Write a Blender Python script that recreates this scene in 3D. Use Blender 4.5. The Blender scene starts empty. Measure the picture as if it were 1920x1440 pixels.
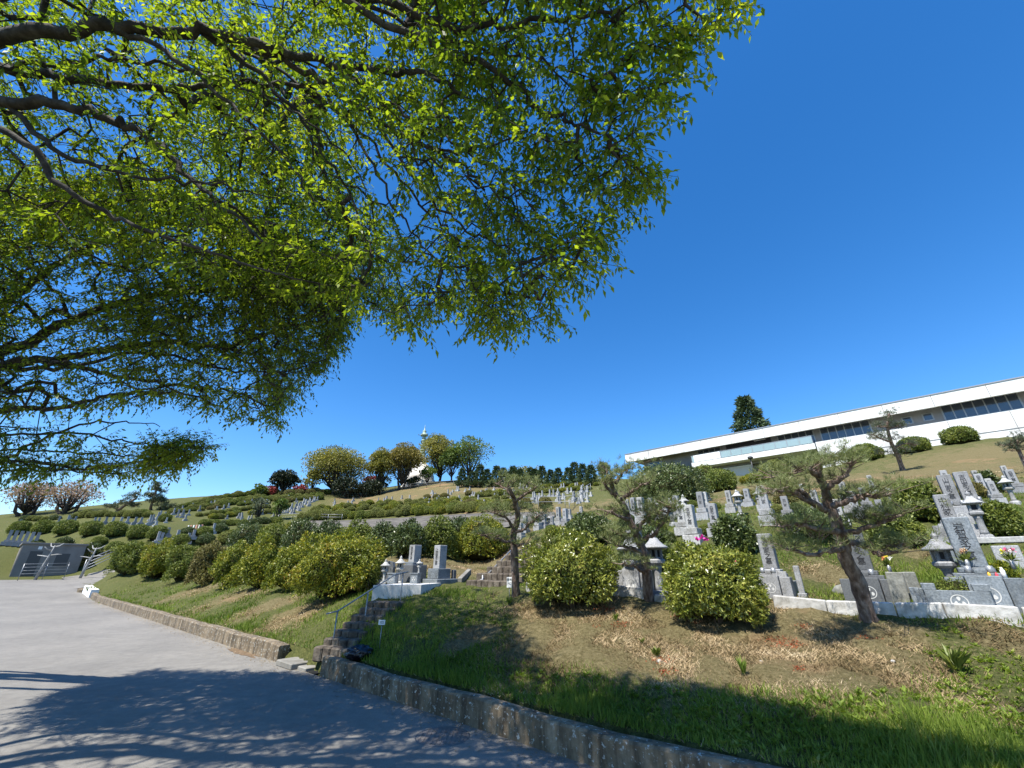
import bpy, math, random
import numpy as np
from mathutils import Vector, Matrix
R = math.radians
rng = np.random.default_rng(7); random.seed(7)
scene = bpy.context.scene
col = scene.collection
# ------------------------------------------------------------------ camera, sky, sun
F = 774.0; PITCH = R(24.0); CP, SP = math.cos(PITCH), math.sin(PITCH)
cam_d = bpy.data.cameras.new('camera'); cam = bpy.data.objects.new('camera', cam_d); col.objects.link(cam)
cam_d.sensor_width = 36; cam_d.lens = 36*F/1920; cam_d.clip_start = 0.05; cam_d.clip_end = 3000
cam.rotation_euler = (R(90)+PITCH, 0, 0); scene.camera = cam
SUN_EL = 60.0; SUN_AZ = (-0.68, -0.73)
_n = math.hypot(*SUN_AZ); SUN = np.array([SUN_AZ[0]/_n*math.cos(R(SUN_EL)), SUN_AZ[1]/_n*math.cos(R(SUN_EL)), math.sin(R(SUN_EL))])
world = bpy.data.worlds.new('World'); scene.world = world; world.use_nodes = True
wn = world.node_tree.nodes; wl = world.node_tree.links
sky = wn.new('ShaderNodeTexSky'); sky.sky_type = 'NISHITA'; sky.sun_disc = False
sky.sun_elevation = R(SUN_EL); sky.sun_rotation = math.atan2(SUN[0], SUN[1])
sky.altitude = 0; sky.air_density = 1.0; sky.dust_density = 0.3; sky.ozone_density = 5.0
hsv = wn.new('ShaderNodeHueSaturation'); hsv.inputs['Saturation'].default_value = 1.29; hsv.inputs['Hue'].default_value = 0.503
wl.new(sky.outputs[0], hsv.inputs['Color']); wl.new(hsv.outputs[0], wn['Background'].inputs['Color'])
wn['Background'].inputs['Strength'].default_value = 0.125
sun_d = bpy.data.lights.new('sun', 'SUN'); sun_d.energy = 5.0; sun_d.angle = R(0.5); sun_d.color = (1.0, 0.955, 0.88)
sun = bpy.data.objects.new('sun', sun_d); col.objects.link(sun)
sun.rotation_euler = Vector((-SUN[0], -SUN[1], -SUN[2])).to_track_quat('-Z', 'Y').to_euler()
scene.view_settings.view_transform = 'Standard'; scene.view_settings.look = 'None'
scene.view_settings.exposure = 0.92; scene.view_settings.gamma = 1.0
scene.cycles.max_bounces = 8; scene.cycles.transparent_max_bounces = 8; scene.cycles.transmission_bounces = 6

# ------------------------------------------------------------------ placing helpers
def W(px, py, t):
    u = (px-960)/F; v = (720-py)/F
    return np.array([u*t, t*(CP-v*SP), t*(SP+v*CP)])
def proj(P):
    P = np.atleast_2d(P); d = P[:, 1]*CP+P[:, 2]*SP
    dd = np.where(np.abs(d) < 1e-6, 1e-6, d)
    return 960+F*P[:, 0]/dd, 720-F*(-P[:, 1]*SP+P[:, 2]*CP)/dd, d
def inpoly(x, y, poly):
    c = np.zeros(np.shape(x), bool); n = len(poly)
    for i in range(n):
        x1, y1 = poly[i]; x2, y2 = poly[(i+1) % n]
        if y1 == y2: continue
        c ^= ((y1 > y) != (y2 > y)) & (x < (x2-x1)*(y-y1)/(y2-y1)+x1)
    return c
def smooth(x, a, b):
    t = np.clip((x-a)/(b-a), 0, 1); return t*t*(3-2*t)
def wob(x, y, k=1.0, seed=0):
    s = 0; r = np.random.default_rng(100+seed)
    for i in range(6):
        a = r.uniform(0, 6.28); f = k*(1.0+0.75*i); s = s+np.sin((x*math.cos(a)+y*math.sin(a))*f+r.uniform(0, 6.28)+1.3*np.sin((x*math.sin(a)-y*math.cos(a))*f*.6))/(1+.5*i)
    return s/2.6
KD = np.array([-0.754, 0.657]); KN = np.array([0.657, 0.754])   # along the road (away), across towards the bank
ROT = -math.atan2(0.657, 0.754)
KERB = [(-80.0, 74.94), (-23.0, 25.3), (0.19, 5.13), (0.80, 4.62), (1.5, 4.05), (2.6, 3.3), (4.5, 2.2), (8.0, 0.4), (20.0, -5.0), (60.0, -22.0)]
def kerb_s(x, y):                       # signed distance to the kerb face, positive on the bank
    x = np.asarray(x, float); y = np.asarray(y, float); best = np.full(x.shape, 1e9); sg = np.ones(x.shape)
    for (x1, y1), (x2, y2) in zip(KERB[:-1], KERB[1:]):
        dx, dy = x2-x1, y2-y1; L2 = dx*dx+dy*dy
        t = np.clip(((x-x1)*dx+(y-y1)*dy)/L2, 0, 1)
        d = np.hypot(x-x1-t*dx, y-y1-t*dy); m = d < best-1e-9
        best = np.where(m, d, best); sg = np.where(m, np.sign(dx*(y-y1)-dy*(x-x1)), sg)
    return best*sg
def road_z(x, y):
    L = KD[0]*x+KD[1]*y
    return -1.6+0.045*np.clip(L-32, 0, 30)
CTRL = [  # px, py, depth
 (1300,1417,3.13),(1125,1370,3.75),(917,1312,4.59),(620,1243,6.5),(400,1182,10),(165,1112,22),
 (1920,1172,4.94),(1700,1156,5.6),(1450,1143,6.45),(1190,1124,7.4),(1000,1108,8.45),(745,1120,8.9),
 (1920,1300,4.0),(1700,1350,3.4),
 (640,1132,9.8),(540,1112,12.7),(430,1100,16.7),(300,1092,23.5),(215,1078,32),
 (1850,1142,5.25),(1640,1130,6.3),(1460,1119,6.8),(1550,1085,7.6),(1240,1100,8.2),(1700,1060,7.6),
 (700,1116,9.3),(850,1098,10.3),(860,1075,12.5),(905,1056,16),(800,1047,15),(940,1075,13),(640,1050,17),
 (560,1032,24),(450,1012,38),(1060,988,19),(1000,1003,17),(1060,1060,11),(1180,1003,14),(1320,978,13),(1430,938,19),(1500,1003,9.5),
 (1800,977,9),(1900,1050,6.6),(1900,905,17),(1750,903,18),(1620,920,18),(1500,925,20),(1400,917,30),(1700,881,30),(1900,862,25),
 (1820,826,38),(1640,857,43),(1500,886,46),(1310,893,56),(1210,905,55),(1260,950,28),(1330,940,24),
 (1100,960,30),(1050,947,45),(1060,927,57),(1060,911,72),(1130,897,80),(960,947,52),
 (900,904,90),(780,909,95),(700,926,92),(620,926,88),(560,926,85),(450,936,80),(330,960,60),(600,952,72),(800,945,66),(960,925,70),
 (800,968,56),(800,986,50),(600,976,60),(600,992,52),(700,1003,42),(950,968,44),(950,985,36),(1080,960,40),
 (100,1010,40),(200,1003,40),(200,976,52),(280,985,48),(150,970,60),(20,985,58),(20,1015,38),(300,1015,38),(380,1000,46),
 (120,1052,37),(190,1055,36),(60,1040,42),(250,1040,32),(380,1030,30)]
_P = [W(*c) for c in CTRL]
for (a, t, z) in [(1900,60,11.8),(1900,95,12),(1750,60,11.6),(1600,75,11.5),(1600,110,12),(1400,100,12.5),(1300,85,12.6),(1200,105,14),(2100,60,11.5),(2100,30,9)]:   # level ground behind the building
    v = (z/t-SP)/CP; _P.append(np.array([(a-960)/F*t, t*(CP-v*SP), z]))
_P = np.array(_P)
_q = np.stack([np.arctan2(_P[:, 0], _P[:, 1])*1.6, np.log(np.hypot(_P[:, 0], _P[:, 1]))], 1); _v = _P[:, 2]/np.hypot(_P[:, 0], _P[:, 1])
def _phi(r2): return 0.5*r2*np.log(r2+1e-12)
_A = np.zeros((len(_q)+3,)*2); _A[:-3, :-3] = _phi(((_q[:, None]-_q[None])**2).sum(-1))+np.eye(len(_q))*0.0015
_A[:-3, -3] = 1; _A[:-3, -2:] = _q; _A[-3, :-3] = 1; _A[-2:, :-3] = _q.T
_w = np.linalg.solve(_A, np.append(_v, [0, 0, 0]))
def _tps(a, l):
    q = np.stack([a*1.6, l], -1); out = np.empty(len(q))
    for i in range(0, len(q), 20000):
        b = q[i:i+20000]; d2 = ((b[:, None]-_q[None])**2).sum(-1)
        out[i:i+20000] = _phi(d2)@_w[:-3]+_w[-3]+b@_w[-2:]
    return out
def ground(x, y):
    x = np.atleast_1d(np.asarray(x, float)); y = np.atleast_1d(np.asarray(y, float)); sh = x.shape; x = x.ravel(); y = y.ravel()
    r = np.maximum(np.hypot(x, y), .3); a = np.clip(np.arctan2(x, y), -.93, .95); rc = np.clip(r, 3.0, 112)
    z = _tps(a, np.log(rc))*rc
    z = np.where(r > 112, z*(1-smooth(r, 112, 230))+6*smooth(r, 112, 230), z)
    s = kerb_s(x, y); rz = road_z(x, y)
    wk = smooth(s, .25, .9)
    L = KD[0]*x+KD[1]*y
    wk = np.maximum(wk, smooth(L, 50.5, 56))
    z = (rz+.27)*(1-wk)+z*wk
    wc = smooth(L, 38.0, 41)*(1-smooth(L, 50, 53))*(1-smooth(s, 8, 14))*(L > 30)
    z = z*(1-wc)+(rz+.02*np.maximum(s, 0))*wc
    z = np.where((s < .2) & (L < 52), np.where(s < -7.3, rz+.05, rz), z)
    return z.reshape(sh)
def g1(x, y): return float(ground(x, y)[0])
def hit(px, py, t0=2.6, t1=140):
    """points of the terrain seen at pixels (px, py)"""
    px = np.atleast_1d(np.asarray(px, float)); py = np.atleast_1d(np.asarray(py, float))
    u = (px-960)/F; v = (720-py)/F; D = np.stack([u, CP-v*SP, SP+v*CP], 1)
    ts = np.exp(np.linspace(math.log(t0), math.log(t1), 260)); Pm = D[:, None]*ts[None, :, None]
    g = ground(Pm[..., 0].ravel(), Pm[..., 1].ravel()).reshape(len(px), -1)-Pm[..., 2]
    m = g > 0; k = np.where(m.any(1), m.argmax(1), len(ts)-1); k = np.maximum(k, 1); i = np.arange(len(px))
    g0, g1_ = g[i, k-1], g[i, k]; f = np.where(m.any(1), g0/(g0-g1_+1e-9), 0.0); f = np.clip(f, 0, 1)
    t = ts[k-1]+(ts[k]-ts[k-1])*f; P = D*t[:, None]; P[:, 2] = ground(P[:, 0], P[:, 1]); return P
def H(px, py): return hit(px, py)[0]

# ------------------------------------------------------------------ object helpers
def tag(o, label=None, cat=None, group=None, kind=None):
    if label: o['label'] = label
    if cat: o['category'] = cat
    if group: o['group'] = group
    if kind: o['kind'] = kind
    return o
def link(o, parent=None):
    col.objects.link(o)
    if parent is not None: o.parent = parent
    return o
def empty(name, loc=(0, 0, 0), rz=0.0, label=None, cat=None, group=None):
    o = bpy.data.objects.new(name, None); o.location = tuple(float(c) for c in loc); o.rotation_euler = (0, 0, rz); o.empty_display_size = .2
    link(o); return tag(o, label, cat, group)
def mesh_np(name, V, Q, mats, parent=None, smooth_=False, mi=None):
    """V (n,3); Q (m,k) with constant k"""
    V = np.asarray(V, np.float32); Q = np.asarray(Q, np.int32); k = Q.shape[1]
    me = bpy.data.meshes.new(name); me.vertices.add(len(V)); me.vertices.foreach_set('co', V.ravel())
    me.loops.add(Q.size); me.loops.foreach_set('vertex_index', Q.ravel())
    me.polygons.add(len(Q)); me.polygons.foreach_set('loop_start', np.arange(0, Q.size, k, dtype=np.int32))
    me.polygons.foreach_set('loop_total', np.full(len(Q), k, np.int32))
    if mi is not None: me.polygons.foreach_set('material_index', np.asarray(mi, np.int32))
    if smooth_: me.polygons.foreach_set('use_smooth', np.ones(len(Q), bool))
    for m in (mats if isinstance(mats, (list, tuple)) else [mats]): me.materials.append(m)
    me.update(calc_edges=True); me.validate()
    return link(bpy.data.objects.new(name, me), parent)
class MB:
    """collects simple solids, builds them as one mesh"""
    def __init__(s): s.v = []; s.f = []; s.m = []; s.sm = []; s.mi = 0
    def add(s, vs, fs, sm=False):
        o = len(s.v); s.v += [tuple(map(float, v)) for v in vs]; s.f += [tuple(i+o for i in f) for f in fs]; s.m += [s.mi]*len(fs); s.sm += [sm]*len(fs); return s
    def box(s, c, d, rz=0.0, taper=1.0, bev=0.0):
        x, y, z = [k/2 for k in d]; vs = []
        if bev > 0:
            b = min(bev, x*.45, y*.45, z*.45); ring = []
            for zz, ins in ((-z, b), (-z+b, 0), (z-b, 0), (z, b)):
                for sx, sy in ((-1, -1), (1, -1), (1, 1), (-1, 1)):
                    ex, ey = x-ins, y-ins; tp = 1+(taper-1)*(zz+z)/(2*z)
                    if sx*sy > 0: pts = [(sx*ex, sy*(ey-b)), (sx*(ex-b), sy*ey)] 
                    else: pts = [(sx*(ex-b), sy*ey), (sx*ex, sy*(ey-b))]
                    if (sx, sy) == (-1, -1): pts = [(-ex, -(ey-b)), (-(ex-b), -ey)]
                    if (sx, sy) == (1, -1): pts = [(ex-b, -ey), (ex, -(ey-b))]
                    if (sx, sy) == (1, 1): pts = [(ex, ey-b), (ex-b, ey)]
                    if (sx, sy) == (-1, 1): pts = [(-(ex-b), ey), (-ex, ey-b)]
                    for p in pts: vs.append((p[0]*tp, p[1]*tp, zz))
            fs = []
            for k in range(3):
                for j in range(8): fs.append((k*8+j, k*8+(j+1) % 8, (k+1)*8+(j+1) % 8, (k+1)*8+j))
            fs.append(tuple(reversed(range(8)))); fs.append(tuple(range(24, 32)))
        else:
            for zz, tp in ((-z, 1), (z, taper)):
                for sx, sy in ((-1, -1), (1, -1), (1, 1), (-1, 1)): vs.append((sx*x*tp, sy*y*tp, zz))
            fs = [(3, 2, 1, 0), (4, 5, 6, 7), (0, 1, 5, 4), (1, 2, 6, 5), (2, 3, 7, 6), (3, 0, 4, 7)]
        ca, sa = math.cos(rz), math.sin(rz)
        return s.add([(c[0]+p[0]*ca-p[1]*sa, c[1]+p[0]*sa+p[1]*ca, c[2]+p[2]) for p in vs], fs)
    def lathe(s, prof, n=16, c=(0, 0, 0), sm=True, rot=0.0, sq=None):
        vs = []
        for r, z in prof:
            for j in range(n):
                a = rot+2*math.pi*j/n; rr = r*(1+(sq(a, z) if sq else 0)); vs.append((c[0]+rr*math.cos(a), c[1]+rr*math.sin(a), c[2]+z))
        fs = [(k*n+j, k*n+(j+1) % n, (k+1)*n+(j+1) % n, (k+1)*n+j) for k in range(len(prof)-1) for j in range(n)]
        fs.append(tuple(reversed(range(n)))); fs.append(tuple(range((len(prof)-1)*n, len(prof)*n)))
        return s.add(vs, fs, sm)
    def tube(s, pts, rad, n=8, caps=True, rough=0.0):
        pts = [Vector(tuple(map(float, p))) for p in pts]; rad = rad if isinstance(rad, (list, tuple)) else [rad]*len(pts); vs = []; up = None
        for i, p in enumerate(pts):
            d = (pts[min(i+1, len(pts)-1)]-pts[max(i-1, 0)]).normalized()
            if up is None: up = d.orthogonal().normalized()
            up = (up-d*up.dot(d)).normalized(); w = d.cross(up)
            for j in range(n):
                a = 2*math.pi*j/n; r = rad[i]*(1+rough*random.uniform(-1, 1)); vs.append(p+up*math.cos(a)*r+w*math.sin(a)*r)
        fs = [(k*n+j, k*n+(j+1) % n, (k+1)*n+(j+1) % n, (k+1)*n+j) for k in range(len(pts)-1) for j in range(n)]
        if caps: fs.append(tuple(reversed(range(n)))); fs.append(tuple(range((len(pts)-1)*n, len(pts)*n)))
        return s.add(vs, fs, True)
    def build(s, name, mats, parent=None):
        me = bpy.data.meshes.new(name); me.from_pydata(s.v, [], s.f); me.polygons.foreach_set('use_smooth', s.sm); me.polygons.foreach_set('material_index', s.m)
        for m in (mats if isinstance(mats, (list, tuple)) else [mats]): me.materials.append(m)
        me.update(); return link(bpy.data.objects.new(name, me), parent)
def copy_tree(o, parent=None):
    c = o.copy(); col.objects.link(c); c.parent = parent
    for ch in list(o.children): copy_tree(ch, c)
    return c
def spline(pts, n=4):
    """Catmull-Rom through rows of numbers"""
    P = np.array(pts, float); out = []
    for i in range(len(P)-1):
        p0 = P[max(i-1, 0)]; p1 = P[i]; p2 = P[i+1]; p3 = P[min(i+2, len(P)-1)]
        for k in range(n):
            t = k/n; out.append(.5*((2*p1)+(-p0+p2)*t+(2*p0-5*p1+4*p2-p3)*t*t+(-p0+3*p1-3*p2+p3)*t**3))
    out.append(P[-1]); return np.array(out)
def unit(a): return a/(np.linalg.norm(a, axis=-1, keepdims=True)+1e-9)
def leaf_quads(C, D, N, L, Wd, fold=.12):
    C = np.asarray(C); L = np.broadcast_to(L, (len(C),))[:, None]; Wd = np.broadcast_to(Wd, (len(C),))[:, None]
    D = unit(D); S_ = unit(np.cross(D, N)); N2 = np.cross(S_, D)
    m = C+D*L*.42+N2*L*fold; V = np.stack([C, m+S_*Wd/2, C+D*L, m-S_*Wd/2], 1).reshape(-1, 3)
    return V, np.arange(len(V)).reshape(-1, 4)
def seg_quads(P0, P1, R0, R1, n=4):
    D = unit(P1-P0); A = np.where(np.abs(D[:, 2:3]) > .9, [[1., 0, 0]], [[0., 0, 1]]); U = unit(np.cross(D, A)); Wv = np.cross(D, U); vs = []
    for P, Rr in ((P0, R0), (P1, R1)):
        for j in range(n):
            a = 2*math.pi*j/n; vs.append(P+(U*math.cos(a)+Wv*math.sin(a))*Rr[:, None])
    V = np.stack(vs, 1).reshape(-1, 3); b = (np.arange(len(P0))*2*n)[:, None]; Q = []
    for j in range(n): Q.append(b+np.array([[j, (j+1) % n, n+(j+1) % n, n+j]]))
    return V, np.concatenate(Q)
def merge(parts):
    Vs, Qs, o = [], [], 0
    for V, Q in parts: Vs.append(V); Qs.append(Q+o); o += len(V)
    return np.concatenate(Vs), np.concatenate(Qs)
def rand_unit(n): return unit(rng.normal(size=(n, 3)))

# ------------------------------------------------------------------ materials
def new_mat(name):
    m = bpy.data.materials.new(name); m.use_nodes = True; nt = m.node_tree; return m, nt.nodes, nt.links, nt.nodes['Principled BSDF']
def ramp(n, l, fac, stops):
    r = n.new('ShaderNodeValToRGB'); l.new(fac, r.inputs[0]); e = r.color_ramp.elements
    while len(e) < len(stops): e.new(.5)
    for k, (p, c) in enumerate(stops): e[k].position = p; e[k].color = (*c, 1)
    return r
def noise(n, l, scale, detail=6, rough=.6, coord='Object', vec=None):
    tx = n.new('ShaderNodeTexNoise'); tx.inputs['Scale'].default_value = scale; tx.inputs['Detail'].default_value = detail; tx.inputs['Roughness'].default_value = rough
    if vec is None:
        tc = n.new('ShaderNodeTexCoord'); vec = tc.outputs[coord]
    l.new(vec, tx.inputs['Vector']); return tx
def mat(name, stops, scale=4, rough=.8, bump=0.0, bscale=None, detail=8, spec=.3, metal=0.0, stretch=None, coord='Object'):
    m, n, l, b = new_mat(name); vec = None
    if stretch:
        tc = n.new('ShaderNodeTexCoord'); mp = n.new('ShaderNodeMapping'); mp.inputs['Scale'].default_value = stretch; l.new(tc.outputs[coord], mp.inputs[0]); vec = mp.outputs[0]
    if not isinstance(stops[0], (tuple, list)): stops = [(0, stops), (1, stops)]
    tx = noise(n, l, scale, detail, coord=coord, vec=vec); r = ramp(n, l, tx.outputs['Fac'], stops); l.new(r.outputs[0], b.inputs['Base Color'])
    b.inputs['Roughness'].default_value = rough; b.inputs['Specular IOR Level'].default_value = spec; b.inputs['Metallic'].default_value = metal
    if bump:
        t2 = noise(n, l, bscale or scale*4, 8, coord=coord, vec=vec); bp = n.new('ShaderNodeBump'); bp.inputs['Strength'].default_value = bump; bp.inputs['Distance'].default_value = .02
        l.new(t2.outputs['Fac'], bp.inputs['Height']); l.new(bp.outputs[0], b.inputs['Normal'])
    return m
def leaf_mat(name, stops, trans=.4, nscale=.8, rough=.5, tint=(1.1, 1.15, .5), mixn=.45, spec=.3):
    """random leaf to leaf, with broad patches of new and old growth; light passes through"""
    m, n, l, b = new_mat(name)
    geo = n.new('ShaderNodeNewGeometry'); tx = noise(n, l, nscale, 3, .5)
    sub = n.new('ShaderNodeMapRange'); sub.inputs[1].default_value = .3; sub.inputs[2].default_value = .7; l.new(tx.outputs['Fac'], sub.inputs[0])
    mx = n.new('ShaderNodeMix'); mx.data_type = 'FLOAT'; mx.inputs[0].default_value = mixn; l.new(geo.outputs['Random Per Island'], mx.inputs[2]); l.new(sub.outputs[0], mx.inputs[3])
    r = ramp(n, l, mx.outputs[0], stops); l.new(r.outputs[0], b.inputs['Base Color']); b.inputs['Roughness'].default_value = rough; b.inputs['Specular IOR Level'].default_value = spec
    if trans > 0:
        tr = n.new('ShaderNodeBsdfTranslucent'); mc = n.new('ShaderNodeMix'); mc.data_type = 'RGBA'; mc.blend_type = 'MULTIPLY'; mc.inputs[0].default_value = 1
        l.new(r.outputs[0], mc.inputs[6]); mc.inputs[7].default_value = (*tint, 1); l.new(mc.outputs[2], tr.inputs[0])
        ms = n.new('ShaderNodeMixShader'); ms.inputs[0].default_value = trans; l.new(b.outputs[0], ms.inputs[1]); l.new(tr.outputs[0], ms.inputs[2]); l.new(ms.outputs[0], n['Material Output'].inputs[0])
    return m
M = {}
def granite_mat(name, stops, scale, rough, bump):
    m = mat(name, stops, scale, rough, bump); n, l = m.node_tree.nodes, m.node_tree.links; b = n['Principled BSDF']; src = b.inputs['Base Color'].links[0].from_socket
    geo = n.new('ShaderNodeObjectInfo'); w = noise(n, l, 3.5, 7, .7); st = ramp(n, l, w.outputs['Fac'], [(.35, (.5, .48, .43)), (.52, (1, 1, 1))]); mr = n.new('ShaderNodeMapRange'); mr.inputs[3].default_value = .72; mr.inputs[4].default_value = 1.12; l.new(geo.outputs['Random'], mr.inputs[0])
    x = n.new('ShaderNodeMix'); x.data_type = 'RGBA'; x.blend_type = 'MULTIPLY'; x.inputs[0].default_value = .75; l.new(src, x.inputs[6]); l.new(st.outputs[0], x.inputs[7])
    y = n.new('ShaderNodeMix'); y.data_type = 'RGBA'; y.blend_type = 'MULTIPLY'; y.inputs[0].default_value = 1; l.new(x.outputs[2], y.inputs[6]); l.new(mr.outputs[0], y.inputs[7]); l.new(y.outputs[2], b.inputs['Base Color']); return m
M['granite'] = granite_mat('grey granite', [(.3, (.17, .175, .18)), (.5, (.3, .305, .31)), (.7, (.43, .435, .44))], 60, .55, .05)
M['granite_light'] = granite_mat('pale granite', [(.3, (.26, .26, .25)), (.55, (.4, .4, .385)), (.75, (.52, .52, .5))], 30, .6, .08)
M['granite_blue'] = granite_mat('blue grey granite', [(.3, (.11, .13, .15)), (.5, (.19, .215, .235)), (.7, (.28, .305, .325))], 45, .45, .05)
M['granite_dark'] = mat('dark polished granite', [(.3, (.07, .075, .08)), (.6, (.13, .135, .14))], 50, .3, 0, spec=.5)
M['granite_olive'] = mat('weathered dark stone', [(.3, (.13, .13, .11)), (.6, (.24, .24, .21)), (.8, (.33, .32, .28))], 18, .8, .3)
M['curb_stone'] = granite_mat('whitish curb stone', [(.3, (.3, .29, .26)), (.5, (.5, .49, .46)), (.7, (.62, .61, .58))], 12, .8, .25)
M['granite_pale'] = mat('pale cut stone', [(.3, (.5, .49, .46)), (.7, (.7, .69, .66))], 8, .8, .1)
M['ink'] = mat('dark lettering', (.02, .02, .022), 4, .6)
M['white_ink'] = mat('pale carved line', (.5, .5, .48), 4, .7)
M['metal_rail'] = mat('galvanised steel', [(.3, (.22, .23, .24)), (.7, (.36, .37, .38))], 20, .45, 0, metal=.5)
M['dark_metal'] = mat('dark steel', (.08, .08, .08), 8, .5, metal=.4)
M['white_paint'] = mat('white paint', [(.3, (.74, .74, .72)), (.7, (.84, .84, .82))], 6, .6)
M['sign_white'] = mat('white sign plate', [(.3, (.7, .7, .69)), (.7, (.82, .82, .81))], 9, .5)
M['bark_z'] = mat('grey brown bark', [(.3, (.018, .015, .013)), (.5, (.045, .038, .032)), (.7, (.1, .09, .08))], 9, .9, .7, 30)
M['bark_pine'] = mat('pine bark', [(.3, (.06, .04, .03)), (.48, (.17, .12, .095)), (.62, (.3, .235, .195)), (.8, (.44, .38, .33))], 14, .95, 1.0, 30, stretch=(1, 1, .45))
M['wood_twig'] = mat('dry twig', (.12, .09, .065), 5, .9)
M['leaf_z'] = leaf_mat('zelkova leaves', [(0, (.07, .12, .02)), (.35, (.17, .24, .03)), (.7, (.33, .39, .045)), (1, (.62, .58, .1))], .55, .35, .45, (1.2, 1.3, .35))
M['leaf_z2'] = leaf_mat('zelkova leaves of the further tree', [(0, (.065, .11, .02)), (.35, (.16, .22, .03)), (.7, (.31, .36, .045)), (1, (.45, .43, .07))], .55, .3, .45, (1.2, 1.3, .35))
M['pine_needle'] = leaf_mat('pine needles', [(0, (.09, .12, .04)), (.5, (.17, .2, .07)), (1, (.27, .28, .12))], .2, 2, .5)
M['pine_far'] = leaf_mat('dark pine needles', [(0, (.05, .07, .04)), (.5, (.09, .11, .06)), (1, (.15, .16, .09))], .1, 2, .6)
def patch_ground():
    m, n, l, b = new_mat('turf and soil')
    at = n.new('ShaderNodeAttribute'); at.attribute_name = 'dry'
    n1 = noise(n, l, 1.6, 8, .7); n2 = noise(n, l, 20, 8, .85); n3 = noise(n, l, .35, 6, .6); n4 = noise(n, l, 3.1, 4)
    gr = ramp(n, l, n2.outputs['Fac'], [(.3, (.02, .024, .01)), (.46, (.06, .068, .022)), (.58, (.11, .115, .038)), (.75, (.22, .19, .09))])
    dr = ramp(n, l, n2.outputs['Fac'], [(.28, (.04, .034, .014)), (.42, (.09, .074, .032)), (.55, (.165, .138, .068)), (.68, (.27, .215, .12)), (.82, (.4, .33, .2))])
    so = ramp(n, l, n4.outputs['Fac'], [(.3, (.15, .09, .045)), (.7, (.3, .2, .115))])
    ad = n.new('ShaderNodeMath'); ad.operation = 'ADD'; l.new(at.outputs['Fac'], ad.inputs[0])
    sb = n.new('ShaderNodeMath'); sb.operation = 'MULTIPLY_ADD'; n5 = n.new('ShaderNodeMath'); n5.operation = 'MULTIPLY_ADD'; l.new(n2.outputs['Fac'], n5.inputs[0]); n5.inputs[1].default_value = .8; l.new(n1.outputs['Fac'], n5.inputs[2]); l.new(n5.outputs[0], sb.inputs[0]); sb.inputs[1].default_value = 1.5; sb.inputs[2].default_value = -1.35; l.new(sb.outputs[0], ad.inputs[1])
    mr = n.new('ShaderNodeMapRange'); mr.inputs[1].default_value = .3; mr.inputs[2].default_value = .7; l.new(ad.outputs[0], mr.inputs[0])
    mx = n.new('ShaderNodeMix'); mx.data_type = 'RGBA'; l.new(mr.outputs[0], mx.inputs[0]); l.new(gr.outputs[0], mx.inputs[6]); l.new(dr.outputs[0], mx.inputs[7])
    ms = n.new('ShaderNodeMath'); ms.operation = 'MULTIPLY'; l.new(mr.outputs[0], ms.inputs[0])
    r3 = n.new('ShaderNodeMapRange'); r3.inputs[1].default_value = .56; r3.inputs[2].default_value = .66; l.new(n3.outputs['Fac'], r3.inputs[0]); l.new(r3.outputs[0], ms.inputs[1])
    m2 = n.new('ShaderNodeMix'); m2.data_type = 'RGBA'; l.new(ms.outputs[0], m2.inputs[0]); l.new(mx.outputs[2], m2.inputs[6]); l.new(so.outputs[0], m2.inputs[7])
    l.new(m2.outputs[2], b.inputs['Base Color']); b.inputs['Roughness'].default_value = .95; b.inputs['Specular IOR Level'].default_value = .1
    bp = n.new('ShaderNodeBump'); bp.inputs['Strength'].default_value = .8; bp.inputs['Distance'].default_value = .05; l.new(n2.outputs['Fac'], bp.inputs['Height']); l.new(bp.outputs[0], b.inputs['Normal'])
    return m
M['turf'] = patch_ground()
def asphalt():
    m, n, l, b = new_mat('asphalt'); a = noise(n, l, 170, 4, .8); c = noise(n, l, .5, 5); d = noise(n, l, 5, 5, .7)
    r = ramp(n, l, a.outputs['Fac'], [(.25, (.1, .093, .082)), (.5, (.195, .184, .163)), (.75, (.33, .314, .282))]); r2 = ramp(n, l, c.outputs['Fac'], [(.3, (.8, .8, .8)), (.7, (1.1, 1.09, 1.07))]); r3 = ramp(n, l, d.outputs['Fac'], [(.35, (.86, .86, .86)), (.6, (1.05, 1.05, 1.05))])
    x = n.new('ShaderNodeMix'); x.data_type = 'RGBA'; x.blend_type = 'MULTIPLY'; x.inputs[0].default_value = 1; l.new(r.outputs[0], x.inputs[6]); l.new(r2.outputs[0], x.inputs[7])
    y = n.new('ShaderNodeMix'); y.data_type = 'RGBA'; y.blend_type = 'MULTIPLY'; y.inputs[0].default_value = 1; l.new(x.outputs[2], y.inputs[6]); l.new(r3.outputs[0], y.inputs[7])
    l.new(y.outputs[2], b.inputs['Base Color']); b.inputs['Roughness'].default_value = .85; b.inputs['Specular IOR Level'].default_value = .25
    bp = n.new('ShaderNodeBump'); bp.inputs['Strength'].default_value = .5; bp.inputs['Distance'].default_value = .006; l.new(a.outputs['Fac'], bp.inputs['Height']); l.new(bp.outputs[0], b.inputs['Normal']); return m
M['asphalt'] = asphalt()
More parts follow.
